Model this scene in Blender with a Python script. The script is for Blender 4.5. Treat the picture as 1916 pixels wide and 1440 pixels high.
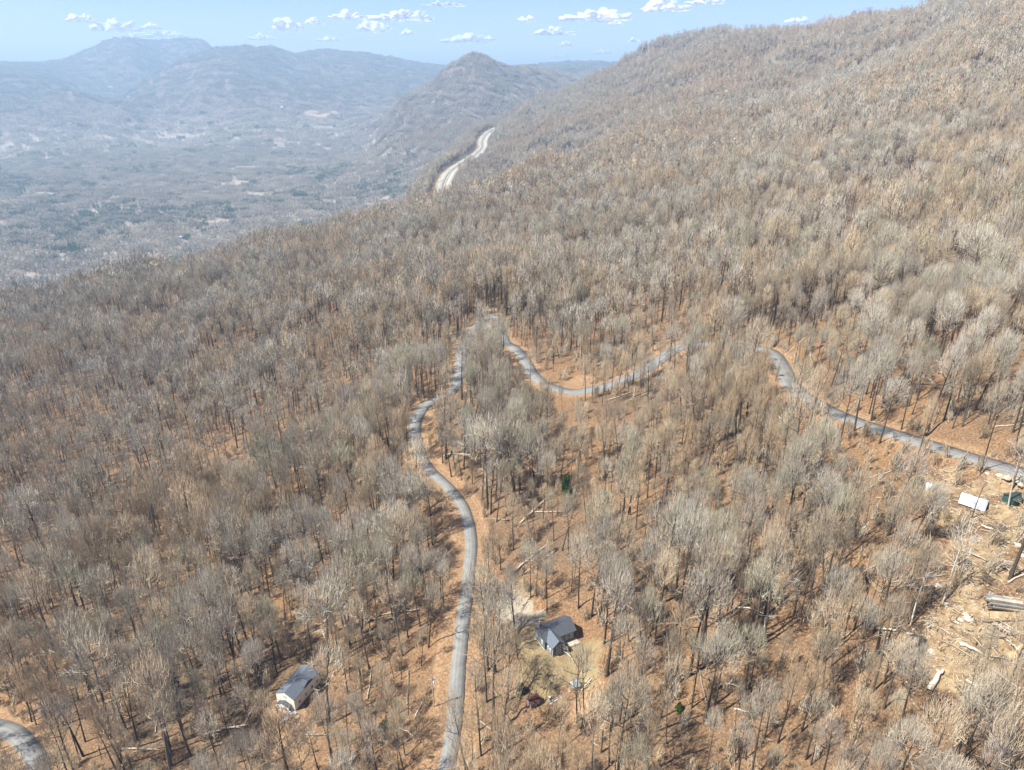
import bpy, bmesh, math, random
import numpy as np
from mathutils import Vector, Matrix

# ------------------------------------------------------------------ camera, sky, sun, exposure
S = bpy.context.scene
for _o in list(bpy.data.objects): bpy.data.objects.remove(_o)
COL = S.collection
CZ = 460.0                                   # camera height above the valley floor, metres
PITCH = math.radians(24.0); FPX = 1295.0     # focal length in pixels of a 1916 px wide frame
cam = bpy.data.objects.new('camera', bpy.data.cameras.new('camera')); COL.objects.link(cam)
cam.location = (0, 0, CZ); cam.rotation_euler = (math.pi/2-PITCH, 0, 0)
cam.data.sensor_width = 36; cam.data.lens = 36*FPX/1916; cam.data.clip_start = 1; cam.data.clip_end = 90000
S.camera = cam
SUN_DIR = Vector((-0.80, -0.30, 0)).normalized()   # horizontal direction towards the sun
SUN_EL = math.radians(54)
world = bpy.data.worlds.new('World'); S.world = world; world.use_nodes = True
wn = world.node_tree.nodes; wl = world.node_tree.links; wn.clear()
sky = wn.new('ShaderNodeTexSky'); sky.sky_type = 'NISHITA'; sky.sun_disc = False
sky.sun_elevation = SUN_EL; sky.sun_rotation = math.atan2(SUN_DIR.x, SUN_DIR.y)
sky.altitude = 1800; sky.air_density = 1.0; sky.dust_density = 0.0; sky.ozone_density = 5.0
bg = wn.new('ShaderNodeBackground'); bg.inputs[1].default_value = 0.072
wo = wn.new('ShaderNodeOutputWorld'); tint = wn.new('ShaderNodeMix'); tint.data_type = 'RGBA'; tint.blend_type = 'MULTIPLY'; tint.inputs[0].default_value = 1; tint.inputs[7].default_value = (.93, .85, 1.06, 1); wl.new(sky.outputs[0], tint.inputs[6]); wl.new(tint.outputs[2], bg.inputs[0]); wl.new(bg.outputs[0], wo.inputs[0])
sl = bpy.data.lights.new('sun', 'SUN'); sl.energy = 4.4; sl.angle = math.radians(0.55); sl.color = (1, 0.965, 0.86)
sun = bpy.data.objects.new('sun', sl); COL.objects.link(sun)
sd = Vector((SUN_DIR.x*math.cos(SUN_EL), SUN_DIR.y*math.cos(SUN_EL), math.sin(SUN_EL)))
sun.rotation_euler = sd.to_track_quat('Z', 'Y').to_euler(); sun.location = (0, 0, 900)
S.view_settings.view_transform = 'Standard'; S.view_settings.look = 'None'
S.view_settings.gamma = 1; S.view_settings.use_curve_mapping = False
S.view_settings.exposure = 1.42
S.cycles.max_bounces = 5; S.cycles.diffuse_bounces = 2; S.cycles.glossy_bounces = 1
S.cycles.transparent_max_bounces = 6; S.cycles.volume_bounces = 0; S.cycles.transmission_bounces = 1
S.cycles.use_denoising = True
HAZE_DENSITY = 1.3e-4

# ------------------------------------------------------------------ tagging helpers
def tag(o, label=None, cat=None, group=None, kind=None):
    if label: o['label'] = label
    if cat: o['category'] = cat
    if group: o['group'] = group
    if kind: o['kind'] = kind
    return o
def empty(name, loc, rz=0.0):
    o = bpy.data.objects.new(name, None); COL.objects.link(o); o.location = loc; o.rotation_euler = (0, 0, rz)
    o.empty_display_size = 0.5
    return o
def mesh_from(name, V, F, mats, midx=None, smooth=False):
    me = bpy.data.meshes.new(name)
    V = np.asarray(V, dtype=np.float32)
    if isinstance(F, np.ndarray):
        n, k = F.shape
        me.vertices.add(len(V)); me.vertices.foreach_set('co', V.ravel())
        me.loops.add(n*k); me.loops.foreach_set('vertex_index', F.astype(np.int32).ravel())
        me.polygons.add(n); me.polygons.foreach_set('loop_start', np.arange(0, n*k, k, dtype=np.int32))
        me.update(calc_edges=True)
    else:
        me.from_pydata([tuple(map(float, v)) for v in V], [], F)
    for m in (mats if isinstance(mats, (list, tuple)) else [mats]): me.materials.append(m)
    if midx is not None: me.polygons.foreach_set('material_index', np.asarray(midx, dtype=np.int32))
    if smooth: me.polygons.foreach_set('use_smooth', np.ones(len(me.polygons), dtype=bool))
    me.validate(); me.update()
    return me
def put(name, me, parent=None, loc=(0, 0, 0), rot=(0, 0, 0), scale=(1, 1, 1)):
    o = bpy.data.objects.new(name, me); COL.objects.link(o); o.parent = parent
    o.location = loc; o.rotation_euler = rot; o.scale = scale
    return o

# ------------------------------------------------------------------ pixel <-> world
ct, st = math.cos(PITCH), math.sin(PITCH)
def ray(u, v):
    a = (np.asarray(u, float)-958)/FPX; t = (np.asarray(v, float)-720)/FPX
    return a, ct-t*st, -st-t*ct
def project(x, y, z):
    dz = z-CZ
    fwd = y*ct-dz*st; up = y*st+dz*ct
    fwd = np.maximum(fwd, 1e-3)
    return 958+FPX*x/fwd, 720-FPX*up/fwd, fwd

# ------------------------------------------------------------------ noise
def _hash(ix, iy, seed):
    h = (ix.astype(np.int64)*374761393 + iy.astype(np.int64)*668265263 + seed*974711) & 0xffffffff
    h = ((h ^ (h >> 13))*1274126177) & 0xffffffff
    return ((h ^ (h >> 16)) & 0xffff)/65535.0
def vnoise(x, y, seed=0):
    ix = np.floor(x); iy = np.floor(y); fx = x-ix; fy = y-iy
    fx = fx*fx*fx*(fx*(fx*6-15)+10); fy = fy*fy*fy*(fy*(fy*6-15)+10)
    ix = ix.astype(np.int64); iy = iy.astype(np.int64)
    a = _hash(ix, iy, seed); b = _hash(ix+1, iy, seed); c = _hash(ix, iy+1, seed); d = _hash(ix+1, iy+1, seed)
    return (a+(b-a)*fx)*(1-fy)+(c+(d-c)*fx)*fy
def fbm(x, y, seed=0, n=4):
    s = 0; a = 0.5; t = 0
    for i in range(n):
        s = s+a*vnoise(x*2**i+17.3*i, y*2**i-9.1*i, seed+i); t += a; a *= 0.5
    return s/t
def sstep(a, b, x):
    t = np.clip((x-a)/(b-a), 0, 1); return t*t*(3-2*t)

# ------------------------------------------------------------------ terrain
# control points: (u, v, 'D', metres below the camera) or (u, v, 'R', horizontal distance)
CP = [
 # near slope
 (958,1440,'D',150),(500,1440,'D',168),(0,1440,'D',182),(1400,1440,'D',132),(1916,1440,'D',108),
 (0,1200,'D',186),(300,1200,'D',176),(560,1290,'D',166),(850,1300,'D',151),(1040,1190,'D',139),(1400,1150,'D',121),(1780,1190,'D',101),(1916,1150,'D',97),
 (870,1000,'D',147),(600,1000,'D',166),(250,1000,'D',186),(0,950,'D',196),(1100,950,'D',132),(1400,900,'D',113),(1700,930,'D',99),(1900,930,'D',92),
 (785,800,'D',144),(500,800,'D',175),(0,800,'D',210),(1000,700,'D',136),(1090,735,'D',133),(1260,655,'D',121),(1470,680,'D',110),(1700,820,'D',98),(1916,885,'D',89),
 (915,600,'D',139),(860,690,'D',141),(600,620,'D',180),(300,650,'D',208),(0,650,'D',236),
 (1300,560,'D',118),(1600,600,'D',96),(1850,600,'D',84),(1900,480,'D',78),(1900,350,'D',66),(1600,450,'D',92),(1200,500,'D',132),(1000,470,'D',148),
 (1500,330,'R',720),(1300,380,'R',700),(1150,380,'R',780),(1900,200,'R',850),(1900,90,'R',1150),(1700,200,'R',1050),
 (0,580,'R',860),(250,521,'R',900),(500,466,'R',960),(700,420,'R',980),(870,385,'R',1020),(1000,335,'R',1120),(1100,305,'R',1220),
 # behind the crest
 (0,590,'RZ',1150,80),(300,540,'RZ',1250,70),(600,480,'RZ',1350,90),(800,440,'RZ',1330,190),(960,400,'RZ',1500,225),(1080,360,'RZ',1550,290),
 (0,520,'RZ',1500,20),(400,500,'RZ',1700,10),(700,400,'RZ',1700,60),
 # highway bench
 (828,362,'R',1420),(845,322,'R',1680),(880,296,'R',2050),(905,268,'R',2350),(925,243,'R',2750),
 (760,330,'RZ',1900,60),(820,290,'RZ',2400,90),(870,245,'RZ',3000,150),(960,270,'R',2100),(1000,230,'R',2500),
 # right mountain flank and skyline
 (1300,280,'R',1050),(1150,270,'R',1450),(1050,270,'R',1750),(1300,200,'R',1550),(1150,190,'R',2400),(1050,200,'R',2700),
 (1500,180,'R',1500),(1700,100,'R',1550),(1916,-32,'R',1750),(1750,26,'R',1900),(1600,54,'R',2300),(1500,66,'R',2450),(1350,74,'R',2600),(1230,94,'R',2900),(1110,142,'R',3300),(1020,184,'R',3250),(955,225,'R',3150),
 (2300,-250,'R',2200),(2300,100,'R',1000),(2300,600,'R',260),(2300,1300,'R',130),
 (1916,-60,'RZ',2600,560),(1600,34,'RZ',3300,560),(1350,60,'RZ',3600,480),(1110,132,'RZ',4300,330),(1020,184,'RZ',3800,230),
 # valley floor
 (0,500,'Z',5),(300,450,'Z',4),(0,420,'Z',4),(300,380,'Z',5),(550,370,'Z',8),(0,330,'Z',6),(300,310,'Z',10),(600,310,'Z',14),(700,290,'Z',25),
 (0,260,'RZ',5600,30),(300,250,'RZ',5800,35),(550,240,'RZ',5200,50),(700,235,'RZ',4600,90),
 # foothills and far ranges
 (0,205,'R',6500),(150,170,'R',7300),(300,195,'R',6800),(420,96,'R',8600),(300,140,'R',7900),(560,150,'R',7600),(500,92,'R',8900),(600,92,'R',9100),(740,112,'R',9400),(680,101,'R',9300),(820,124,'R',9600),
 (420,100,'RZ',9400,330),(330,120,'RZ',9300,300),(250,140,'RZ',8900,270),(510,110,'RZ',9700,380),(150,160,'RZ',8300,220),(360,112,'R',8400),(60,182,'R',7000),(700,190,'R',6800),(560,205,'R',6200),(400,215,'R',6200),(100,150,'R',8400),
 (0,121,'R',10200),(110,118,'R',10200),(205,76,'R',10500),(260,74,'R',10500),(330,78,'R',10500),(380,82,'R',10400),(150,140,'R',9300),(250,110,'R',9500),
 (885,97,'R',4700),(850,124,'R',4550),(800,165,'R',4450),(740,200,'R',4300),(780,225,'R',4000),(860,180,'R',4100),(930,118,'R',4900),(985,124,'R',5100),(1040,140,'R',5300),(960,170,'R',4300),(1000,195,'R',4200),
 (885,104,'RZ',5600,330),(985,124,'RZ',5900,380),(820,160,'RZ',5400,250),
 (1080,118,'R',9000),(1000,124,'R',9000),(1200,124,'R',9000),
]
def cp_points():
    pts = []
    for c in CP:
        a, b, d = ray(c[0], c[1]); h = math.hypot(a, b); az = math.atan2(a, b)
        if c[2] == 'D': R = c[3]*h/(-d); z = CZ-c[3]
        elif c[2] == 'R': R = c[3]; z = CZ+R*d/h
        elif c[2] == 'Z': z = c[3]; R = (CZ-z)*h/(-d)
        else: R = c[3]; z = c[4]
        pts.append((az, math.log(R), z, R))
    for az, R, z in [(-0.9,300,262),(0.9,120,365),(0,15,CZ-146),(0,60,CZ-148),(-.7,60,CZ-160),(.7,60,CZ-128),(-1.1,900,100),(1.2,900,560),(-1.2,3000,10),(1.2,3000,700),
                     (-2.2,200,270),(2.2,200,380),(3.1,200,330),(-3.1,200,330),(3.1,3000,330),(-3.1,3000,330),(2.2,2000,600),(-2.2,2000,60)]:
        pts.append((az, math.log(R), z, R))
    for az in np.linspace(-0.9, 0.9, 9):
        pts.append((az, math.log(12500), 330, 12500)); pts.append((az, math.log(20000), 200, 20000)); pts.append((az, math.log(32000), 150, 32000))
    pts.append((-1.0, math.log(9000), 300, 9000)); pts.append((1.0, math.log(7000), 500, 7000))
    return np.array(pts)
P_ = cp_points()
AZS = 2.6
cx, cy = P_[:, 0]*AZS, P_[:, 1]
cval = (P_[:, 2]-CZ)/P_[:, 3]
# deviation from a plain level plane 150 m below, so the near part stays well behaved
base = lambda R: -150.0/np.maximum(R, 15)
C_ = 0.035
def kern(dx, dy): return np.sqrt(dx*dx+dy*dy+C_*C_)
K = kern(cx[:, None]-cx[None], cy[:, None]-cy[None])
A = np.zeros((len(cx)+1, len(cx)+1)); A[:-1, :-1] = K+np.eye(len(cx))*-2e-3; A[-1, :-1] = 1; A[:-1, -1] = 1
W_ = np.linalg.solve(A, np.concatenate([cval-base(P_[:, 3]), [0]]))
def h_smooth(x, y):
    x = np.asarray(x, float); y = np.asarray(y, float); shp = x.shape; x = x.ravel(); y = y.ravel()
    R = np.maximum(np.hypot(x, y), 15); az = np.arctan2(x, y); lr = np.log(R)
    out = np.empty_like(R)
    for i in range(0, len(R), 20000):
        s = slice(i, i+20000)
        out[s] = kern(az[s, None]*AZS-cx[None], lr[s, None]-cy[None]) @ W_[:-1]+W_[-1]
    return (CZ+R*(out+base(R))).reshape(shp)
def h_raw(x, y):
    z = h_smooth(x, y); R = np.hypot(x, y)
    hill = sstep(25, 170, z)
    z = z+(fbm(x/55, y/55, 3, 3)-0.5)*4.5*sstep(60, 160, R)*(0.3+0.7*hill)
    g = fbm(x/260+4, y/260, 11, 4)
    z = z+(0.5-np.abs(g-0.5)*4)*22*hill*sstep(450, 1600, R)
    g2 = fbm(x/1050, y/1050+7, 23, 5)
    z = z+(0.45-np.abs(g2-0.5)*4)*115*hill*sstep(5200, 7500, R)*(1-.85*sstep(7200, 8600, R))
    g3 = fbm(x/420-3, y/620+2, 47, 3); z = z+(0.45-np.abs(g3-0.5)*4)*34*hill*sstep(1900, 3200, R)*(1-.6*sstep(4000, 4300, R)*(1-sstep(5000, 6500, R)))*(1-.6*sstep(7200, 8600, R))
    z = z+(fbm(x/500, y/500, 31, 3)-0.5)*22*(1-hill)*sstep(1300, 3000, R)
    return np.maximum(z, -12)
def hit(u, v, h=h_raw, extra=0.0, rmin=30, rmax=16000):
    """world point where the view ray meets the ground"""
    a, b, d = ray(u, v); n = math.hypot(a, b)
    Rs = np.exp(np.linspace(math.log(rmin), math.log(rmax), 700))
    xs = Rs*a/n; ys = Rs*b/n
    diff = CZ+Rs*d/n-(h(xs, ys)+extra)
    k = int(np.argmax(diff < 0)) if (diff < 0).any() else len(Rs)-1
    k = max(k, 1)
    t = diff[k-1]/(diff[k-1]-diff[k]+1e-9); R = Rs[k-1]+(Rs[k]-Rs[k-1])*min(max(t, 0), 1)
    return R*a/n, R*b/n

def catmull(P, n):
    P = [np.array(p, float) for p in P]; P = [2*P[0]-P[1]]+P+[2*P[-1]-P[-2]]; out = []
    for i in range(1, len(P)-2):
        for k in range(n):
            t = k/n
            out.append(0.5*((2*P[i])+(-P[i-1]+P[i+1])*t+(2*P[i-1]-5*P[i]+4*P[i+1]-P[i+2])*t*t+(-P[i-1]+3*P[i]-3*P[i+1]+P[i+2])*t**3))
    out.append(P[-2]); return np.array(out)
def resample(P, step):
    d = np.concatenate([[0], np.cumsum(np.hypot(*np.diff(P[:, :2], axis=0).T))]); s = np.arange(0, d[-1], step)
    return np.stack([np.interp(s, d, P[:, i]) for i in range(P.shape[1])], 1)
def smooth1(z, k):
    zp = np.pad(z, k, mode='reflect', reflect_type='odd'); return np.convolve(zp, np.ones(2*k+1)/(2*k+1), mode='valid')
def road_line(px, step=2.0, k=12):
    P = resample(catmull([hit(u, v) for u, v in px], 12), step)
    z = smooth1(smooth1(h_raw(P[:, 0], P[:, 1]), k), k)
    return np.column_stack([P, z])
ROAD_PX = [(800,1560),(832,1450),(850,1350),(856,1260),(866,1160),(876,1080),(881,1010),(868,950),(838,910),(805,880),(784,845),(776,800),(790,765),(822,742),(850,722),(862,690),(864,655),(880,628),(905,598),(925,590),(935,612),(945,640),(962,650),(980,668),(997,700),(1025,725),(1070,736),(1120,727),(1170,708),(1220,682),(1270,652),(1320,640),(1380,642),(1440,652),(1462,685),(1480,722),(1530,758),(1600,790),(1700,823),(1800,850),(1916,886),(2050,925)]
ROAD2_PX = [(-140,1335),(-40,1352),(20,1368),(55,1400),(75,1450),(85,1540)]
HWY_PX = [(822,400),(829,362),(834,340),(846,320),(868,304),(890,290),(904,276),(905,262),(915,248),(932,238)]
ROAD = road_line(ROAD_PX); ROAD2 = road_line(ROAD2_PX)
def hwy_line():
    Rr = [1180,1410,1560,1720,1900,2080,2250,2420,2650,2950]; P = []
    for (u, v), R in zip(HWY_PX, Rr):
        a, b, d = ray(u, v); n = math.hypot(a, b); P.append((R*a/n, R*b/n, CZ+R*d/n))
    return resample(catmull(P, 12), 12.0)
HWY = hwy_line()
def near_line(x, y, L, step=1):
    """distance to polyline points and the line's height there"""
    Q = L[::step]; best = np.full(x.shape, 1e9); zz = np.zeros(x.shape)
    for i in range(0, len(x), 20000):
        s = slice(i, i+20000)
        d2 = (x[s, None]-Q[None, :, 0])**2+(y[s, None]-Q[None, :, 1])**2
        k = np.argmin(d2, 1); best[s] = np.sqrt(d2[np.arange(len(k)), k]); zz[s] = Q[k, 2]
    return best, zz
PADS = []      # (x, y, z, radius) flat building pads, filled below
def pad(u, v, r, dz=0.0):
    x, y = hit(u, v); z = float(h_raw(np.array([x]), np.array([y]))[0])+dz; PADS.append((x, y, z, r)); return Vector((x, y, z))
PAD_COTTAGE = pad(560, 1296, 8.5); PAD_HOUSE = pad(1037, 1194, 8, .3); PAD_SHED = pad(998, 1316, 3); PAD_TRAILER = pad(1818, 948, 6); PAD_LEAN = pad(1076, 1285, 3); PAD_DARK = pad(1896, 940, 4)
def ground(x, y):
    x = np.atleast_1d(np.asarray(x, float)); y = np.atleast_1d(np.asarray(y, float)); shp = x.shape; x = x.ravel(); y = y.ravel()
    z = h_raw(x, y); R = np.hypot(x, y)
    m = R < 700
    if m.any():
        for L in (ROAD, ROAD2):
            d, zr = near_line(x[m], y[m], L); w = 1-sstep(4.6, 10.5, d); z[m] = z[m]+w*(zr-0.22-z[m])
        for (px, py, pz, r) in PADS:
            d = np.hypot(x[m]-px, y[m]-py); w = 1-sstep(r, r*1.6, d); z[m] = z[m]+w*(pz-z[m])
    m = (R > 1000) & (R < 3300)
    if m.any():
        d, zr = near_line(x[m], y[m], HWY); w = 1-sstep(30, 130, d); z[m] = z[m]+w*(zr-2.0-z[m])
    return z.reshape(shp)
def gz(x, y): return float(ground([x], [y])[0])
def at(u, v):
    x, y = hit(u, v, ground); return Vector((x, y, gz(x, y)))

FIELDS = [(592,215,110,120,'pale tan cut field at the foot of the long ridge'),(633,211,60,80,'smaller pale cut field beside the larger one'),(438,344,60,45,'long tan field in front of the tall pine clump'),(395,416,22,20,'light bare spot among the valley pines')]
FIELDW = [(*hit(u, v), a, b, l) for (u, v, a, b, l) in FIELDS]
# ground cover patches: (u, v, radius m, kind)
PATCH = [(1012,1235,8,'lawn'),(1045,1245,8,'lawn'),(1000,1205,5,'lawn'),(1085,1225,7,'lawn'),(1030,1275,6,'lawn'),(1092,1260,5,'lawn'),(1010,1290,4,'lawn'),
 (958,1140,4,'gravel'),(978,1147,4,'gravel'),(1000,1160,3.5,'gravel'),(950,1120,3,'gravel'),(978,1112,4,'dirt'),(965,1098,4,'dirt'),(918,605,7,'gravel'),(912,580,8,'gravel'),(920,625,5,'gravel'),
 (1755,1175,6,'dirt'),(1775,1195,7,'dirt'),(1770,1225,6,'dirt'),(1780,1255,6,'dirt'),(1810,1160,6,'dirt'),(1850,1150,5,'dirt'),(1715,1200,5,'dirt'),(1820,1290,5,'dirt'),
 (1830,1025,7,'dirt'),(1860,1060,7,'dirt'),(1895,1000,8,'dirt'),(1905,960,7,'dirt'),(1860,965,6,'dirt'),(1800,970,6,'dirt'),(1760,915,6,'dirt'),(1720,900,5,'dirt'),(1840,920,6,'dirt'),(1880,905,5,'dirt'),(1780,890,4,'dirt'),(1900,1150,6,'dirt'),(1800,1100,5,'dirt'),(1870,1220,5,'dirt'),
 (545,1350,5,'bank'),(555,1380,6,'bank'),(540,1410,6,'bank'),(525,1330,4,'bank'),(1110,1305,6,'bank'),(1080,715,9,'bank'),(1240,650,9,'bank')]
PATCHW = []
for (u, v, r, k) in PATCH:
    x, y = hit(u, v); PATCHW.append((x, y, r, k))

def build_terrain(mat):
    azs = np.concatenate([np.linspace(-math.pi, -0.95, 50)[:-1], np.linspace(-0.95, 0.95, 560), np.linspace(0.95, math.pi, 50)[1:-1]])
    r1 = np.exp(np.arange(math.log(25), math.log(3400), 0.0105)); r2 = np.exp(np.arange(math.log(3400), math.log(31000), 0.022))
    Rs = np.concatenate([r1, r2[1:]]); nA, nR = len(azs), len(Rs)
    AZ, RR = np.meshgrid(azs, Rs)                       # rows = rings
    X = RR*np.sin(AZ); Y = RR*np.cos(AZ); Z = ground(X, Y)
    V = np.column_stack([X.ravel(), Y.ravel(), Z.ravel()])
    centre = len(V); V = np.vstack([V, [0, 0, gz(0.01, 0.01)]])
    i, j = np.meshgrid(np.arange(nR-1), np.arange(nA), indexing='ij'); jn = (j+1) % nA
    F = np.stack([i*nA+j, i*nA+jn, (i+1)*nA+jn, (i+1)*nA+j], -1).reshape(-1, 4)[:, ::-1]
    fr = (Rs[:-1][:, None]*np.ones(nA)).ravel(); fz = Z[:-1].ravel(); fa = (np.ones((nR-1, 1))*azs[None]).ravel()
    crest = np.where(fa < 0.05, 1180, 1600)
    valley = (fr > 1180) & (fz < 95) & (fa < 0.3); near = (fr < crest) & ~valley; far = ~valley & ~near
    x, y = V[:, 0], V[:, 1]; R = np.hypot(x, y)
    bank = np.zeros(len(V)); lawn = bank.copy(); dirt = bank.copy(); grav = bank.copy()
    m = R < 750; d = np.minimum(near_line(x[m], y[m], ROAD)[0], near_line(x[m], y[m], ROAD2)[0])
    bank[m] = (1-sstep(4.5, 9.0+5*(fbm(x[m]/9, y[m]/9, 5)-.5), d))
    jit = (fbm(x/4, y/4, 77, 3)-.5)*5
    for (px, py, r, k) in PATCHW:
        w = 1-sstep(r*0.6, r*1.15, np.hypot(x-px, y-py)+jit)
        t = {'lawn': lawn, 'dirt': dirt, 'gravel': grav, 'bank': bank}[k]; np.maximum(t, w, out=t)
    m = (R > 1000) & (R < 3300); d = near_line(x[m], y[m], HWY)[0]; dirt[m] = np.maximum(dirt[m], 1-sstep(22, 32, d))
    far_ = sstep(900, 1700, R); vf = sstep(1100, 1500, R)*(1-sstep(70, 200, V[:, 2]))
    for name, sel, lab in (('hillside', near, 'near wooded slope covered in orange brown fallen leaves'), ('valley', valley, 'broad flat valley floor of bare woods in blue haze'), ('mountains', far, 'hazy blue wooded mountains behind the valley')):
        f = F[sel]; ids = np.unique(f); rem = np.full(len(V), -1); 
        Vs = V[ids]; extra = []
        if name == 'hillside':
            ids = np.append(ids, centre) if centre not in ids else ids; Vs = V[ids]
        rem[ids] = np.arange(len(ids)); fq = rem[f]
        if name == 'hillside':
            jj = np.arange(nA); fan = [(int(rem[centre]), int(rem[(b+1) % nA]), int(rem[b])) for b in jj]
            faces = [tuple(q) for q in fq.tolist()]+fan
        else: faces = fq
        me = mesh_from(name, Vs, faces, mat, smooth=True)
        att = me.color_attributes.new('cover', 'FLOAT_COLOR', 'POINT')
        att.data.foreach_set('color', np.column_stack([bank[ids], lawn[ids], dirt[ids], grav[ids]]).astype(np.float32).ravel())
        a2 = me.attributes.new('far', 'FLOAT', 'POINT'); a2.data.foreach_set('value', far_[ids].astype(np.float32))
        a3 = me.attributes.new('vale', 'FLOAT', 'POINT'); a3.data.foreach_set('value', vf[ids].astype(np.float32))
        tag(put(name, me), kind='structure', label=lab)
    return azs, Rs, Z

# ------------------------------------------------------------------ materials
def M(name, rough=0.9, spec=0.25):
    m = bpy.data.materials.new(name); m.use_nodes = True; nt = m.node_tree; b = nt.nodes['Principled BSDF']
    b.inputs['Roughness'].default_value = rough; b.inputs['Specular IOR Level'].default_value = spec
    return m, nt, b
def plain(name, c, rough=0.85, spec=0.25, vary=0.12, scale=1.5, metal=0.0, bump=0.0):
    m, nt, b = M(name, rough, spec); N = nt.nodes; L = nt.links
    tc = N.new('ShaderNodeTexCoord'); no = N.new('ShaderNodeTexNoise'); no.inputs['Scale'].default_value = scale; no.inputs['Detail'].default_value = 6
    L.new(tc.outputs['Object'], no.inputs['Vector'])
    r = N.new('ShaderNodeValToRGB'); r.color_ramp.elements[0].position = .3; r.color_ramp.elements[1].position = .7
    r.color_ramp.elements[0].color = tuple(x*(1-vary) for x in c)+(1,); r.color_ramp.elements[1].color = tuple(min(1, x*(1+vary)) for x in c)+(1,)
    L.new(no.outputs[0], r.inputs[0]); L.new(r.outputs[0], b.inputs['Base Color']); b.inputs['Metallic'].default_value = metal
    if bump:
        bp = N.new('ShaderNodeBump'); bp.inputs['Strength'].default_value = bump; bp.inputs['Distance'].default_value = .05
        L.new(no.outputs[0], bp.inputs['Height']); L.new(bp.outputs[0], b.inputs['Normal'])
    return m
def tree_mat(name, c, c2):
    """twig or bark colour, drifting from tree to tree"""
    m, nt, b = M(name, .9, .15); N = nt.nodes; L = nt.links
    oi = N.new('ShaderNodeObjectInfo'); mx = N.new('ShaderNodeMix'); mx.data_type = 'RGBA'
    L.new(oi.outputs['Random'], mx.inputs[0]); mx.inputs[6].default_value = (*c, 1); mx.inputs[7].default_value = (*c2, 1)
    hs = N.new('ShaderNodeHueSaturation'); mr = N.new('ShaderNodeMapRange')
    wn_ = N.new('ShaderNodeTexWhiteNoise'); wn_.noise_dimensions = '1D'; L.new(oi.outputs['Random'], wn_.inputs['W'])
    L.new(wn_.outputs['Value'], mr.inputs[0]); mr.inputs[3].default_value = .68; mr.inputs[4].default_value = 1.2
    L.new(mr.outputs[0], hs.inputs['Value']); L.new(mx.outputs[2], hs.inputs['Color']); L.new(hs.outputs[0], b.inputs['Base Color'])
    return m
BARK = [tree_mat('bark_dark', (.045, .036, .028), (.08, .064, .05)), tree_mat('bark_grey', (.085, .072, .06), (.14, .12, .10))]
BARK_PALE = tree_mat('bark_pale', (.5, .46, .38), (.62, .57, .48))
TONES = {'grey': ((.37, .32, .24), (.43, .375, .285)), 'ash grey': ((.42, .375, .29), (.49, .44, .35)), 'brown': ((.345, .28, .195), (.41, .335, .235)),
         'tan': ((.45, .355, .235), (.51, .41, .28)), 'rusty': ((.43, .32, .20), (.49, .365, .235)), 'olive grey': ((.35, .32, .22), (.41, .375, .265)), 'lilac grey': ((.38, .325, .265), (.44, .38, .31)),
         'golden': ((.46, .32, .155), (.52, .37, .19))}
TWIG = {k: tree_mat('twigs_'+k.replace(' ', '_'), *v) for k, v in TONES.items()}
GREEN = tree_mat('needles', (.022, .05, .028), (.045, .082, .04)); VGREEN = tree_mat('valley_needles', (.045, .10, .055), (.08, .145, .07))
BRIGHTGREEN = tree_mat('evergreen_leaves', (.05, .10, .025), (.075, .13, .035))

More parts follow.
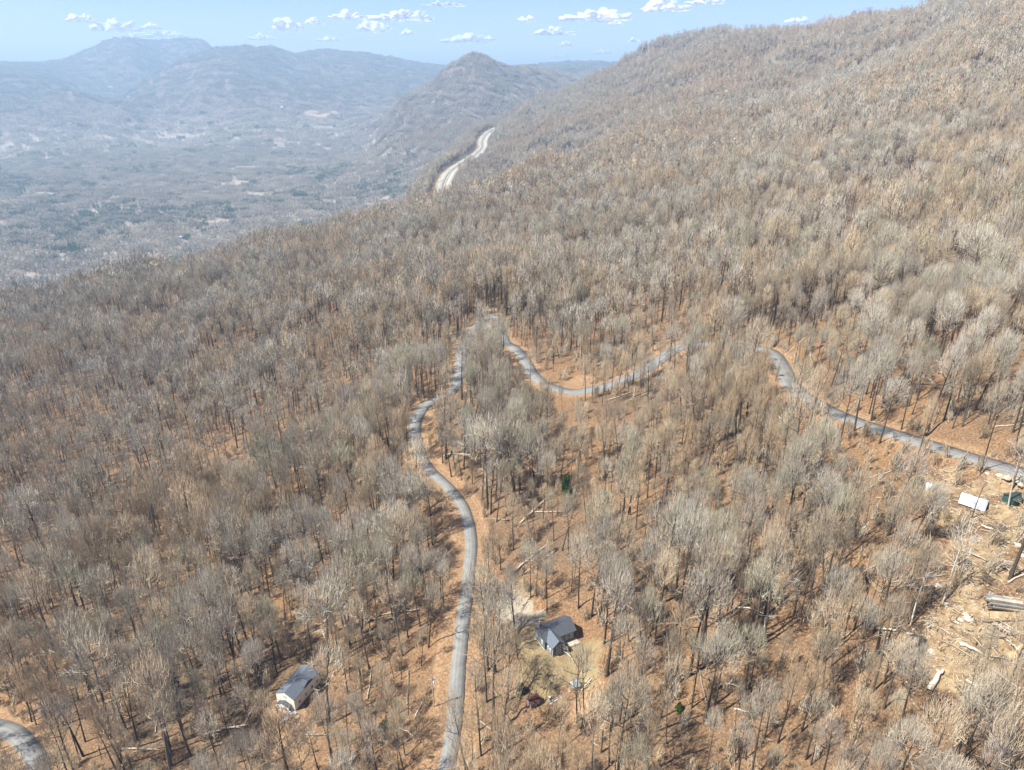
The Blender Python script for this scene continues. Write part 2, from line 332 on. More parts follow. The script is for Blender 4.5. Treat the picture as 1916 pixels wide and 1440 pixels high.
def ground_mat():
    m, nt, b = M('leaf_litter', .95, .1); N = nt.nodes; L = nt.links
    g = N.new('ShaderNodeNewGeometry')
    def noise(scale, detail=4, rough=.6, dist=0):
        n = N.new('ShaderNodeTexNoise'); n.inputs['Scale'].default_value = scale; n.inputs['Detail'].default_value = detail; n.inputs['Roughness'].default_value = rough
        n.inputs['Distortion'].default_value = dist; L.new(g.outputs['Position'], n.inputs['Vector']); return n.outputs[0]
    def ramp(f, stops):
        r = N.new('ShaderNodeValToRGB'); e = r.color_ramp.elements
        e[0].position = stops[0][0]; e[0].color = (*stops[0][1], 1); e[1].position = stops[-1][0]; e[1].color = (*stops[-1][1], 1)
        for p, c in stops[1:-1]: q = e.new(p); q.color = (*c, 1)
        L.new(f, r.inputs[0]); return r.outputs[0]
    def mix(f, a, c, mode='MIX'):
        x = N.new('ShaderNodeMix'); x.data_type = 'RGBA'; x.blend_type = mode
        if isinstance(f, (int, float)): x.inputs[0].default_value = f
        else: L.new(f, x.inputs[0])
        L.new(a, x.inputs[6]); L.new(c, x.inputs[7]) if not isinstance(c, tuple) else setattr(x.inputs[7], 'default_value', (*c, 1)); return x.outputs[2]
    fine = ramp(noise(1.7, 8, .8, .6), [(.36, (.06, .042, .028)), (.46, (.135, .09, .055)), (.54, (.215, .14, .083)), (.66, (.33, .235, .15))])
    big = ramp(noise(.022, 4, .6), [(.35, (.72, .74, .78)), (.65, (1.12, 1.0, .88))])
    c = mix(1.0, fine, big, 'MULTIPLY')
    bankc = ramp(noise(1.4, 6, .7), [(.35, (.15, .09, .05)), (.5, (.25, .155, .085)), (.66, (.36, .25, .155))])
    lawnc = ramp(noise(.55, 6, .65), [(.35, (.17, .125, .068)), (.5, (.26, .195, .11)), (.65, (.22, .185, .09))])
    dirtc = ramp(noise(.6, 8, .75), [(.30, (.12, .085, .055)), (.42, (.22, .155, .09)), (.53, (.31, .23, .135)), (.62, (.37, .285, .175)), (.74, (.46, .385, .27))])
    gravc = ramp(noise(2.2, 6, .7), [(.35, (.22, .18, .13)), (.6, (.32, .275, .21))])
    at_ = N.new('ShaderNodeAttribute'); at_.attribute_name = 'cover'; sp = N.new('ShaderNodeSeparateColor'); L.new(at_.outputs['Color'], sp.inputs[0])
    en = noise(.5, 5, .7)
    def edge(f, lo=.84, hi=1.3):
        a = N.new('ShaderNodeMath'); a.operation = 'ADD'; L.new(f, a.inputs[0]); L.new(en, a.inputs[1])
        r = N.new('ShaderNodeMapRange'); r.inputs[1].default_value = lo; r.inputs[2].default_value = hi; L.new(a.outputs[0], r.inputs[0]); return r.outputs[0]
    c = mix(edge(sp.outputs[0]), c, bankc); c = mix(edge(sp.outputs[1], 1.05, 1.55), c, lawnc); c = mix(edge(sp.outputs[2], 1.2, 1.62), c, dirtc); c = mix(edge(at_.outputs['Alpha']), c, gravc)
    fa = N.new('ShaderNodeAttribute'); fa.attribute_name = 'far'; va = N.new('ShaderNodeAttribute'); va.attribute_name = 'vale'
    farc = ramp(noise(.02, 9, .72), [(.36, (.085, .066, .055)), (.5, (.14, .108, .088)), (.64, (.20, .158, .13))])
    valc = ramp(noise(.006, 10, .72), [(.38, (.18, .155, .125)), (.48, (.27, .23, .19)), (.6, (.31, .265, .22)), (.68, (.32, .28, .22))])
    dm = N.new('ShaderNodeMath'); dm.operation = 'MAXIMUM'; L.new(sp.outputs[2], dm.inputs[0]); dm.inputs[1].default_value = 0
    inv = N.new('ShaderNodeMath'); inv.operation = 'MULTIPLY_ADD'; L.new(dm.outputs[0], inv.inputs[0]); inv.inputs[1].default_value = -1; inv.inputs[2].default_value = 1; inv.use_clamp = True
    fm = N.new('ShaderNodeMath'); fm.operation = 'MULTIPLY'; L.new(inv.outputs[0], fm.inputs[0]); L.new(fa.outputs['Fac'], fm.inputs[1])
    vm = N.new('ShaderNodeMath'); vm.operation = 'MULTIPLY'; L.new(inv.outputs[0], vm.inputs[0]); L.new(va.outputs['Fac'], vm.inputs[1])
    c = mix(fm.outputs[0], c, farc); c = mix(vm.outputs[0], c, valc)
    L.new(c, b.inputs['Base Color'])
    bp = N.new('ShaderNodeBump'); bp.inputs['Strength'].default_value = .8; bp.inputs['Distance'].default_value = .35; L.new(noise(1.1, 6, .7), bp.inputs['Height']); L.new(bp.outputs[0], b.inputs['Normal'])
    return m
GM = ground_mat()
AZT, RT, ZT = build_terrain(GM)
# horizon table: steepest ground seen from the camera up to each range
_slope = (ZT-CZ)/RT[:, None]; RUNMAX = np.maximum.accumulate(_slope, 0)
def visible(x, y, z, top=20.0):
    az = np.arctan2(x, y); R = np.hypot(x, y)
    ia = np.clip(np.searchsorted(AZT, az), 0, len(AZT)-1); ir = np.clip(np.searchsorted(RT, R)-2, 0, len(RT)-1)
    u, v, f = project(x, y, z+top*.5); m = 1916*.06
    return ((z+top-CZ)/R > RUNMAX[ir, ia]-.002) & (u > -m-8000/R) & (u < 1916+m+8000/R) & (v > -60) & (v < 1440+9000/R+60)

# ------------------------------------------------------------------ haze: one closed box of even air
def build_haze():
    top = max(CZ+8, float(ZT.max())+45, )
    x0, x1, y0, y1, z0 = -32000, 32000, -32000, 32000, float(min(ZT.min(), -12))-2
    V = [(x, y, z) for z in (z0, top) for x, y in ((x0, y0), (x1, y0), (x1, y1), (x0, y1))]
    F = [(3, 2, 1, 0), (4, 5, 6, 7), (0, 1, 5, 4), (1, 2, 6, 5), (2, 3, 7, 6), (3, 0, 4, 7)]
    m = bpy.data.materials.new('haze_air'); m.use_nodes = True; nt = m.node_tree; nt.nodes.clear()
    pv = nt.nodes.new('ShaderNodeVolumePrincipled'); ou = nt.nodes.new('ShaderNodeOutputMaterial')
    pv.inputs['Color'].default_value = (.55, .77, 1.0, 1); pv.inputs['Density'].default_value = HAZE_DENSITY; pv.inputs['Anisotropy'].default_value = 0.1
    pv.inputs['Density Attribute'].default_value = ''; pv.inputs['Temperature Attribute'].default_value = ''; pv.inputs['Color Attribute'].default_value = ''
    nt.links.new(pv.outputs[0], ou.inputs['Volume'])
    try: m.cycles.homogeneous_volume = True
    except Exception: pass
    tag(put('haze', mesh_from('haze', V, F, m)), kind='stuff', label='pale blue haze over the valley and mountains')
    return top
HAZE_TOP = build_haze()

# ------------------------------------------------------------------ clouds
def build_clouds():
    m, nt, b = M('cloud_vapour', 1, 0); N = nt.nodes; L = nt.links
    b.inputs['Base Color'].default_value = (.97, .97, .97, 1)
    lw = N.new('ShaderNodeLayerWeight'); lw.inputs[0].default_value = .5
    mr = N.new('ShaderNodeMapRange'); mr.inputs[1].default_value = .15; mr.inputs[2].default_value = .8; mr.inputs[3].default_value = 0; mr.inputs[4].default_value = 1
    tcn = N.new('ShaderNodeTexCoord'); cn = N.new('ShaderNodeTexNoise'); cn.inputs['Scale'].default_value = .0035; cn.inputs['Detail'].default_value = 7; cn.inputs['Roughness'].default_value = .62; L.new(tcn.outputs['Object'], cn.inputs[0]); cm_ = N.new('ShaderNodeMath'); cm_.operation = 'MULTIPLY_ADD'; L.new(cn.outputs[0], cm_.inputs[0]); cm_.inputs[1].default_value = 1.5; cm_.inputs[2].default_value = -.75; ca = N.new('ShaderNodeMath'); ca.operation = 'ADD'; L.new(lw.outputs['Facing'], ca.inputs[0]); L.new(cm_.outputs[0], ca.inputs[1]); L.new(ca.outputs[0], mr.inputs[0]); tr = N.new('ShaderNodeBsdfTransparent'); tl = N.new('ShaderNodeBsdfTranslucent'); tl.inputs[0].default_value = (.97, .97, .97, 1)
    mx0 = N.new('ShaderNodeMixShader'); mx0.inputs[0].default_value = .35; L.new(b.outputs[0], mx0.inputs[1]); L.new(tl.outputs[0], mx0.inputs[2])
    mx = N.new('ShaderNodeMixShader'); L.new(mr.outputs[0], mx.inputs[0]); L.new(mx0.outputs[0], mx.inputs[1]); L.new(tr.outputs[0], mx.inputs[2])
    L.new(mx.outputs[0], N['Material Output'].inputs[0])
    def ico(sub):
        bm = bmesh.new(); bmesh.ops.create_icosphere(bm, subdivisions=sub, radius=1); V = np.array([v.co[:] for v in bm.verts]); F = np.array([[v.index for v in f.verts] for f in bm.faces]); bm.free(); return V, F
    IV, IF = ico(5)
    C = [(155,35,40,14,'small thin white cloud, furthest from the big ridge on that side'),(218,50,64,20,'flat white cloud just over the flat topped far mountain'),(285,50,30,10,'tiny white cloud over the far mountain shoulder'),(250,67,50,8,'low thin cloud touching the flat mountain top'),(312,65,60,12,'faint low cloud behind the long far ridge'),
         (541,46,46,24,'two lobed white cloud over the long far ridge'),(590,40,28,11,'small cloud beside the two lobed cloud'),(653,29,50,14,'oval white cloud high over the far ridge'),(616,73,32,9,'small low cloud just above the far ridge crest'),(490,70,38,10,'faint small cloud low over the far ridge crest'),
         (699,51,48,18,'bright rounded cloud below the long cloud bank'),(752,30,90,19,'longest flat white cloud of the sky'),(764,61,18,10,'tiny round cloud under the long cloud bank'),(876,70,76,20,'wide ragged cloud above the cone shaped peak'),(984,35,26,11,'tiny cloud between the cone peak and the big ridge'),
         (1037,59,58,15,'smooth oval cloud near the start of the wooded ridge'),(1113,27,92,25,'big bright heaped cloud over the valley mouth'),(1151,42,20,9,'scrap of cloud hanging under the big heaped cloud'),(1060,82,20,9,'tiny cloud low over the distant gap'),(1131,97,34,8,'faint low cloud behind the ridge tip'),
         (1047,104,30,7,'lowest pale cloud over the distant gap'),(1242,10,78,22,'bright cloud cut by the top edge above the wooded ridge'),(1495,38,40,9,'low white cloud peeping over the wooded ridge crest'),(1190,75,24,8,'small cloud touching the ridge tip trees'),(1320,3,60,10,'thin cloud above the ridge beside the bright cloud'),(830,8,60,7,'thin wisp of cloud along the top of the sky')]
    rng = random.Random(5)
    for i, (u, v, w, h, lab) in enumerate(C):
        a, b_, d = ray(u, v+h*.3); n = math.hypot(a, b_)
        el = d/n; R = (2150-CZ)/el if el > .02 else 40000
        R = min(max(R, 20000), 42000); c = Vector((R*a/n, R*b_/n, CZ+R*el)); k = R/n/FPX*1.0
        W, H = w*k*.78, h*k*1.25
        # a body of vapour grown from one ball: lumps push out along the top, the foot stays flat
        asp = max(1.0, w/h*.55); ns = 4+int(asp*3); rr_ = np.full(len(IV), .25); D = IV*np.array([1/asp, 1, 1]); D /= np.linalg.norm(D, axis=1)[:, None]
        D = IV*np.array([asp, 1, 1]); D /= np.linalg.norm(D, axis=1)[:, None]
        for q_ in range(ns*2):
            t = rng.uniform(-1, 1); rad = rng.uniform(.22, .5)*(1-.45*abs(t)); c0 = np.array([t*asp*.85, rng.uniform(-.4, .4), rng.uniform(-.1, .5)*(1-t*t)]); 
            bq = D@c0; disc = bq**2-(c0@c0-rad**2); hitm = disc > 0; rr_ = np.where(hitm, np.maximum(rr_, bq+np.sqrt(np.maximum(disc, 0))), rr_)
        V = D*rr_[:, None]; V *= (1+.35*(fbm(V[:, 0]*3+9*i, V[:, 2]*4+V[:, 1]*2, i, 4)-.5))[:, None]; V[:, 0] /= asp
        V[:, 2] = np.where(V[:, 2] < -.12, -.12+(V[:, 2]+.12)*.25, V[:, 2])
        V *= np.array([W, W*.6, H]); rz = -math.atan2(a, b_)
        me = mesh_from('cloud', V, IF.copy(), m, smooth=True)
        o = put('cloud', me, loc=c, rot=(0, 0, rz)); tag(o, lab, 'cloud', 'small fair weather clouds above the far ridges')
build_clouds()

# ------------------------------------------------------------------ roads
def asphalt():
    m, nt, b = M('worn_asphalt', .88, .3); N = nt.nodes; L = nt.links
    g = N.new('ShaderNodeNewGeometry'); n1 = N.new('ShaderNodeTexNoise'); n1.inputs['Scale'].default_value = .35; n1.inputs['Detail'].default_value = 8; n1.inputs['Roughness'].default_value = .7
    L.new(g.outputs['Position'], n1.inputs[0]); r = N.new('ShaderNodeValToRGB'); e = r.color_ramp.elements
    e[0].position = .3; e[0].color = (.14, .14, .135, 1); e[1].position = .7; e[1].color = (.215, .212, .20, 1); L.new(n1.outputs[0], r.inputs[0])
    uv = N.new('ShaderNodeAttribute'); uv.attribute_name = 'across'
    tr = N.new('ShaderNodeValToRGB'); t = tr.color_ramp; t.elements[0].position = 0; t.elements[0].color = (1.15, 1.0, .85, 1); t.elements[1].position = 1; t.elements[1].color = (1.15, 1, .85, 1)
    for p, c in ((.1, .93), (.26, 1.15), (.38, .9), (.5, 1.18), (.62, .9), (.76, 1.15), (.9, .93)): q = t.elements.new(p); q.color = (c, c, c, 1)
    L.new(uv.outputs['Fac'], tr.inputs[0]); mx = N.new('ShaderNodeMix'); mx.data_type = 'RGBA'; mx.blend_type = 'MULTIPLY'; mx.inputs[0].default_value = .8
    L.new(r.outputs[0], mx.inputs[6]); L.new(tr.outputs[0], mx.inputs[7])
    n2 = N.new('ShaderNodeTexNoise'); n2.inputs['Scale'].default_value = 1.3; n2.inputs['Detail'].default_value = 6; n2.inputs['Roughness'].default_value = .75; L.new(g.outputs['Position'], n2.inputs[0])
    r2 = N.new('ShaderNodeValToRGB'); r2.color_ramp.elements[0].position = .60; r2.color_ramp.elements[1].position = .68; L.new(n2.outputs[0], r2.inputs[0])
    mx2 = N.new('ShaderNodeMix'); mx2.data_type = 'RGBA'; L.new(r2.outputs[0], mx2.inputs[0]); L.new(mx.outputs[2], mx2.inputs[6]); mx2.inputs[7].default_value = (.30, .2, .12, 1)
    L.new(mx2.outputs[2], b.inputs['Base Color']); return m
def ribbon(name, line, offs, mat, lift=0.0, skirt=1.2, parent=None, wob=0.0, ws=1.0):
    """a strip laid along the line between two side offsets, with turned-down edges"""
    P = line[:, :2]; T = np.gradient(P, axis=0); T /= np.linalg.norm(T, axis=1)[:, None]+1e-9; Nn = np.column_stack([T[:, 1], -T[:, 0]])*(np.asarray(ws)*np.ones(len(P)))[:, None]
    n = len(P); a, b_ = offs; s = np.arange(n)
    wa = wob*(vnoise(s*.31, s*0+1.5, 4)-.5)*2; wb = wob*(vnoise(s*.31, s*0+7.5, 9)-.5)*2
    cols = [(a+wa, -skirt), (a+wa, 0), (a+(b_-a)*.5+0*wa, .06), (b_+wb, 0), (b_+wb, -skirt)]
    V = np.vstack([np.column_stack([P+Nn*np.asarray(o)[:, None], line[:, 2]+lift+dz]) for o, dz in cols])
    F = []
    for c in range(4):
        i = np.arange(n-1); F.append(np.stack([c*n+i, (c+1)*n+i, (c+1)*n+i+1, c*n+i+1], 1))
    F = np.vstack(F)
    me = mesh_from(name, V, F, mat, smooth=False)
    at_ = me.attributes.new('across', 'FLOAT', 'POINT'); at_.data.foreach_set('value', np.repeat(np.array([0, 0, .5, 1, 1]), n).astype(np.float32))
    return put(name, me, parent)
ASPH = asphalt()
tag(ribbon('mountain_road', ROAD, (-2.05, 2.05), ASPH, wob=.16, ws=1+.55*sstep(.12, .32, np.linspace(0, 1, len(ROAD)))+.28*sstep(.62, .8, np.linspace(0, 1, len(ROAD)))), kind='structure', label='narrow worn grey asphalt road winding up through the woods')
tag(ribbon('side_road', ROAD2, (-2.7, 2.7), ASPH, wob=.3), kind='structure', label='short stretch of grey road at the lower corner')
CONC = plain('pale_concrete', (.33, .315, .285), .9, .2, .06, .05); VERGE = plain('dry_verge', (.34, .285, .18), .95, .1, .2, .06); PAINT = plain('road_paint', (.5, .47, .4), .8, .2, .1)
hw = ribbon('highway', HWY, (-19, 19), VERGE, lift=-.25, skirt=6); tag(hw, kind='structure', label='pale divided highway cut along the foot of the mountain')
ribbon('carriageway', HWY, (-15.5, -2.6), CONC, lift=.15, skirt=.5, parent=hw); ribbon('carriageway', HWY, (2.6, 15.5), CONC, lift=.15, skirt=.5, parent=hw)
ribbon('median', HWY, (-1.9, 1.9), VERGE, lift=.05, skirt=.4, parent=hw)

# ------------------------------------------------------------------ trees
class Geo:
    def __init__(s): s.V = []; s.F = []
    def tube(s, P, r, k):
        b0 = len(s.V); n = len(P)
        for i, p in enumerate(P):
            t = (P[min(i+1, n-1)]-P[max(i-1, 0)]).normalized(); a = t.orthogonal().normalized(); c = t.cross(a)
            if i: # keep the ring from twisting
                a = (pa-t*pa.dot(t)).normalized(); c = t.cross(a)
            pa = a
            for j in range(k):
                w = 2*math.pi*j/k; s.V.append(p+(a*math.cos(w)+c*math.sin(w))*r[i])
        for i in range(n-1):
            for j in range(k):
                q = b0+i*k; s.F.append((q+j, q+(j+1) % k, q+k+(j+1) % k)); s.F.append((q+j, q+k+(j+1) % k, q+k+j))
    def sliver(s, p, d, L, w, rng):
        side = d.cross(Vector((rng.gauss(0, 1), rng.gauss(0, 1), rng.gauss(0, 1)))).normalized()*w*.5
        b0 = len(s.V); s.V += [p-side, p+side, p+d*L]; s.F.append((b0, b0+1, b0+2))
    def mesh(s, name, mat, smooth=True): return mesh_from(name, [v[:] for v in s.V], np.array(s.F), mat, smooth=smooth)
def rv(rng): return Vector((rng.gauss(0, 1), rng.gauss(0, 1), rng.gauss(0, 1))).normalized()
def make_tree(seed, lod, H=27.5, CR=4.2, base=.46, dens=1.0, pale=False, droop=0.0):
    """bare broadleaf tree: (bark geometry, twig geometry)"""
    rng = random.Random(seed); bark = Geo(); tw = Geo()
    NT = {0: 700, 1: 205, 2: 68}[lod]*dens; WT = {0: .058, 1: .13, 2: .34}[lod]; sides = {0: 6, 1: 4, 2: 3}[lod]
    r0 = H*.0098*rng.uniform(.85, 1.2)
    lean = Vector((rng.gauss(0, .03), rng.gauss(0, .03), 0)); P = []; n = 7
    for i in range(n+1):
        t = i/n; P.append(Vector((0, 0, -1.2+t*(H*.84+1.2)))+lean*H*t+Vector((math.sin(t*5+seed), math.cos(t*4+seed), 0))*.28*t)
    R = [r0*(1.25 if i == 0 else 1)*(1-.82*(i/n)**1.2) for i in range(n+1)]
    if lod < 2: bark.tube(P, R, sides)
    else: bark.tube([P[0], P[3], P[6]], [R[0], R[3], R[6]], 3)
    def on_trunk(t):
        f = t*n; i = min(int(f), n-1); return P[i].lerp(P[i+1], f-i)
    crown_c = Vector((lean.x*H*.75, lean.y*H*.75, H*(base+1)/2)); hz = H*(1-base)/2*1.03
    nl = {0: 9, 1: 7, 2: 4}[lod]; tips = []
    for i in range(nl):
        t = base*.9+(.98-base*.9)*(i/nl)**1.0*.95+rng.uniform(-.02, .02); t = min(t, .97)
        p0 = on_trunk(t); az = i*2.4+rng.uniform(-.5, .5)+seed
        top = crown_c.z+hz; L = (CR*rng.uniform(.8, 1.15))*(1.1-.62*max(0, (t-base)/(1-base))**2)
        out = Vector((math.cos(az), math.sin(az), 0)); up = rng.uniform(.7, 1.15)
        Q = [p0, p0+out*L*.42+Vector((0, 0, L*.34*up)), p0+out*L*.78+Vector((0, 0, L*.72*up))+rv(rng)*.25, p0+out*L*(1.0)+Vector((0, 0, L*1.1*up))+rv(rng)*.4]
        for q in Q: q.z = min(q.z, top+.3)
        rr = r0*rng.uniform(.36, .5)*(1-.4*t)
        if lod < 2: bark.tube(Q, [rr, rr*.72, rr*.45, rr*.2], 4 if lod == 0 else 3)
        else: bark.tube([Q[0], Q[2]], [rr*1.2, rr*.5], 3)
        ns = {0: 7, 1: 4, 2: 2}[lod]
        for k in range(ns):
            f = .4+.6*(k+rng.random()*.6)/ns; j = min(int(f*3), 2); s0 = Q[j].lerp(Q[j+1], min(f*3-j, 1))
            d = (rv(rng)*.75+out*.5+Vector((0, 0, .75-droop))).normalized(); l = CR*rng.uniform(.3, .55); e = s0+d*l
            tips.append((s0, e))
            if lod == 0: tw.tube([s0, s0.lerp(e, .5)+rv(rng)*.1, e], [.06, .04, .02], 3)
            elif lod == 1: tw.sliver(s0, d, l, .16, rng)
    # twigs: fine brooms that fan up from the fork and end on a domed crown
    fork = on_trunk(base*.92); top = Vector((on_trunk(.95).x, on_trunk(.95).y, 0)); cz = H*(base+1)/2+H*.02; rz = H*(1-base)/2*1.0
    cc = Vector((top.x, top.y, cz)); lob = [(rv(rng), rng.uniform(.06, .2)) for _ in range(9)]
    for q in range(int(NT)):
        z_ = 1-rng.random()**1.15*1.55; az = rng.uniform(0, 6.283); s_ = math.sqrt(max(0, 1-z_*z_)); n_ = Vector((s_*math.cos(az), s_*math.sin(az), z_))
        bump = 1+sum(w_*max(0, n_.dot(l_)-.55)*2 for l_, w_ in lob)-.07
        e = cc+Vector((n_.x*CR, n_.y*CR, n_.z*rz))*bump*(rng.uniform(.5, 1.02) if q % 3 else rng.uniform(.88, 1.04))
        d = (e-fork); d = (d.normalized()*1.0+Vector((0, 0, .18-droop))+rv(rng)*.26).normalized()
        l = rng.uniform(1.3, 3.1)*{0: 1, 1: 1.05, 2: 1.15}[lod]
        tw.sliver(e-d*l, d, l, WT*rng.uniform(.7, 1.3), rng)
    return bark, tw
def make_pine(seed, lod, H=16.0, CR=3.2):
    rng = random.Random(seed); bark = Geo(); tw = Geo()
    bark.tube([Vector((0, 0, -1)), Vector((.1, 0, H*.5)), Vector((0, .1, H*.97))], [H*.013, H*.009, .04], 5)
    layers = {0: 20, 1: 10}[lod]
    for i in range(layers):
        t = i/layers; z = H*(.16+.82*t); R = CR*(1-t)**.75*rng.uniform(.75, 1.1)+.25
        for k in range({0: 7, 1: 5}[lod]):
            az = rng.uniform(0, 6.28); o = Vector((math.cos(az), math.sin(az), 0)); e = Vector((0, 0, z))+o*R+Vector((0, 0, -R*.12+R*.15*t))
            if lod == 0: tw.tube([Vector((0, 0, z)), e], [.05, .02], 3)
            for q in range({0: 16, 1: 6}[lod]):
                p = Vector((0, 0, z)).lerp(e, rng.uniform(.2, 1))+rv(rng)*.25
                tw.sliver(p, (o*.6+rv(rng)*.7+Vector((0, 0, .15))).normalized(), rng.uniform(.5, 1.1)*{0: 1, 1: 1.6}[lod], {0: .3, 1: .8}[lod], rng)
    return bark, tw
# prototypes -------------------------------------------------------
VARS = []            # (tone, bark geometry, twig geometry, pale)
SPEC = [('grey', 0.61, 1.0, 3.4), ('brown', 0.66, .9, 2.6), ('ash grey', 0.59, 1.3, 3.8), ('tan', 0.60, .95, 3.1), ('lilac grey', 0.62, .9, 3.0), ('olive grey', 0.57, 1.05, 3.4), ('rusty', 0.51, 1.1, 2.6), ('brown', 0.69, .75, 2.4), ('grey', 0.65, .8, 2.6), ('tan', 0.53, 1.1, 2.8), ('ash grey', 0.62, 1.0, 3.1), ('lilac grey', 0.57, 1.1, 3.3)]
LODS = {0: [], 1: [], 2: []}
for li in (0, 1, 2):
    for i, (tone, base_, dens, cr) in enumerate(SPEC):
        b_, t_ = make_tree(100+i*7+li, li, CR=cr, base=base_, dens=dens); LODS[li].append((tone, b_, t_))
protos = bpy.data.collections.new('tree_kinds')
def combined(name, b_, t_, bm_, tm_):
    V = [v[:] for v in b_.V]+[v[:] for v in t_.V]; F = np.array(b_.F+[tuple(x+len(b_.V) for x in f) for f in t_.F])
    me = mesh_from(name, V, F, [bm_, tm_], midx=[0]*len(b_.F)+[1]*len(t_.F)); return me
def proto(me, k):
    o = bpy.data.objects.new('kind_%03d' % k, me); protos.objects.link(o)
NK = len(SPEC)
for li in (0, 1, 2):
    for i, (tone, b_, t_) in enumerate(LODS[li]):
        proto(combined('tree', b_, t_, BARK[i % 2], TWIG[tone]), li*NK+i)
kk = 3*NK; PINE_K = kk
pg = [make_pine(900+i, 0, H=15+i, CR=3.0+.3*i) for i in range(2)]+[make_pine(950+i, 1, H=17, CR=3.6) for i in range(2)]
for b_, t_ in pg: proto(combined('pine', b_, t_, BARK[0], GREEN), kk); kk += 1
def make_patch(seed, n, size, evergreen):
    rng = random.Random(seed); tr_ = Geo(); gs = [Geo() for _ in range(4)]
    for i in range(n):
        a_, d_ = rng.uniform(0, 6.28), size*.56*math.sqrt(rng.random()); x, y = d_*math.cos(a_), d_*math.sin(a_); H = rng.uniform(14, 25); r = rng.uniform(3.2, 5.4); g = gs[rng.choice((0, 0, 1, 2, 2, 3))]
        tr_.tube([Vector((x, y, -2)), Vector((x, y, H*.8))], [.45, .2], 3)
        for q in range(20 if not evergreen else 34):
            d = rv(rng); p = Vector((x, y, H*.7))+Vector((d.x*r, d.y*r, d.z*H*.27))*rng.uniform(.5, 1)
            if evergreen: p = Vector((x, y, 0))+Vector((d.x*r*(1-(q/34)), d.y*r*(1-(q/34)), H*(.25+.75*q/34)))
            g.sliver(p, (rv(rng)+Vector((0, 0, .7))).normalized(), rng.uniform(2.2, 4.5), rng.uniform(.8, 1.6), rng)
    return tr_, gs
def patch_proto(name, b_, gs, bm_, mats):
    V = [v[:] for v in b_.V]; F = list(b_.F); mi = [0]*len(F)
    for k, g in enumerate(gs): o_ = len(V); V += [v[:] for v in g.V]; F += [tuple(x+o_ for x in f) for f in g.F]; mi += [k+1]*len(g.F)
    return mesh_from(name, V, np.array(F), [bm_]+mats, midx=mi)
PATCH_K = kk
TD = [tree_mat('twigs_far_dark', (.32, .28, .235), (.40, .35, .30)), tree_mat('twigs_far_pale', (.56, .51, .44), (.64, .58, .50))]
for i, (t1, t2, t3) in enumerate((('grey', 'lilac grey', 'tan'), ('brown', 'grey', 'olive grey'), ('lilac grey', 'brown', 'ash grey'), ('tan', 'grey', 'brown'))):
    b_, gs = make_patch(60+i, 62, 62, False); proto(patch_proto('woods', b_, gs, BARK[1], [TWIG[t1], TD[0], TWIG[t2], TD[1]]), kk); kk += 1
MPATCH_K = kk
MD = tree_mat('mountain_woods_green', (.07, .10, .06), (.11, .14, .085))
b_, gs = make_patch(77, 62, 62, False); proto(patch_proto('mountain_woods', b_, gs, BARK[1], [TWIG['olive grey'], MD, MD, TWIG['grey']]), kk); kk += 1
GPATCH_K = kk
for i in range(3):
    b_, gs = make_patch(80+i, (26, 12, 3)[i], (34, 30, 22)[i], True); proto(patch_proto('pine_woods', b_, gs, BARK[0], [VGREEN]*4), kk); kk += 1
SAP_K = kk
for i, tone in enumerate(('brown', 'tan', 'grey', 'rusty')):
    b_, t_ = make_tree(300+i, 1, H=6.5, CR=1.3, base=.12, dens=.45); proto(combined('sapling', b_, t_, BARK[1], TWIG[tone]), kk); kk += 1

LOG_K = kk
def litter_log(seed, L, r):
    rng = random.Random(seed); g = Geo(); P = [Vector((L*(i/5-.5), rng.gauss(0, .12), r*.7+rng.random()*.15)) for i in range(6)]; g.tube(P, [r*(1-.5*i/5) for i in range(6)], 6)
    for k in range(3): i = rng.randint(2, 5); d = Vector((rng.uniform(.2, 1), rng.gauss(0, .6), rng.uniform(0, .5))); g.tube([P[i], P[i]+d*rng.uniform(.8, 2.2)], [r*.35, .02], 4)
    return g.mesh('fallen_branch', tree_mat('deadwood_%d' % seed, *(((.30, .25, .19), (.44, .38, .30)) if seed % 2 else ((.12, .095, .07), (.20, .16, .12)))))
for i, (L_, r_) in enumerate(((7, .16), (11, .22), (4.5, .12), (9, .18))): proto(litter_log(i, L_, r_), kk); kk += 1
def scatter_group():
    ng = bpy.data.node_groups.new('scatter', 'GeometryNodeTree')
    ng.interface.new_socket('Geometry', in_out='INPUT', socket_type='NodeSocketGeometry'); ng.interface.new_socket('Geometry', in_out='OUTPUT', socket_type='NodeSocketGeometry')
    N = ng.nodes; L = ng.links; gi = N.new('NodeGroupInput'); go = N.new('NodeGroupOutput'); ip = N.new('GeometryNodeInstanceOnPoints'); ci = N.new('GeometryNodeCollectionInfo')
    ci.inputs['Collection'].default_value = protos; ci.inputs['Separate Children'].default_value = True; ci.inputs['Reset Children'].default_value = True
    def na(name, t):
        a = N.new('GeometryNodeInputNamedAttribute'); a.data_type = t; a.inputs[0].default_value = name; return a.outputs[0]
    ip.inputs['Pick Instance'].default_value = True
    L.new(gi.outputs[0], ip.inputs['Points']); L.new(ci.outputs[0], ip.inputs['Instance']); L.new(na('kind_index', 'INT'), ip.inputs['Instance Index'])
    L.new(na('turn', 'FLOAT_VECTOR'), ip.inputs['Rotation']); L.new(na('size', 'FLOAT_VECTOR'), ip.inputs['Scale']); L.new(ip.outputs[0], go.inputs[0]); return ng
SG = scatter_group()
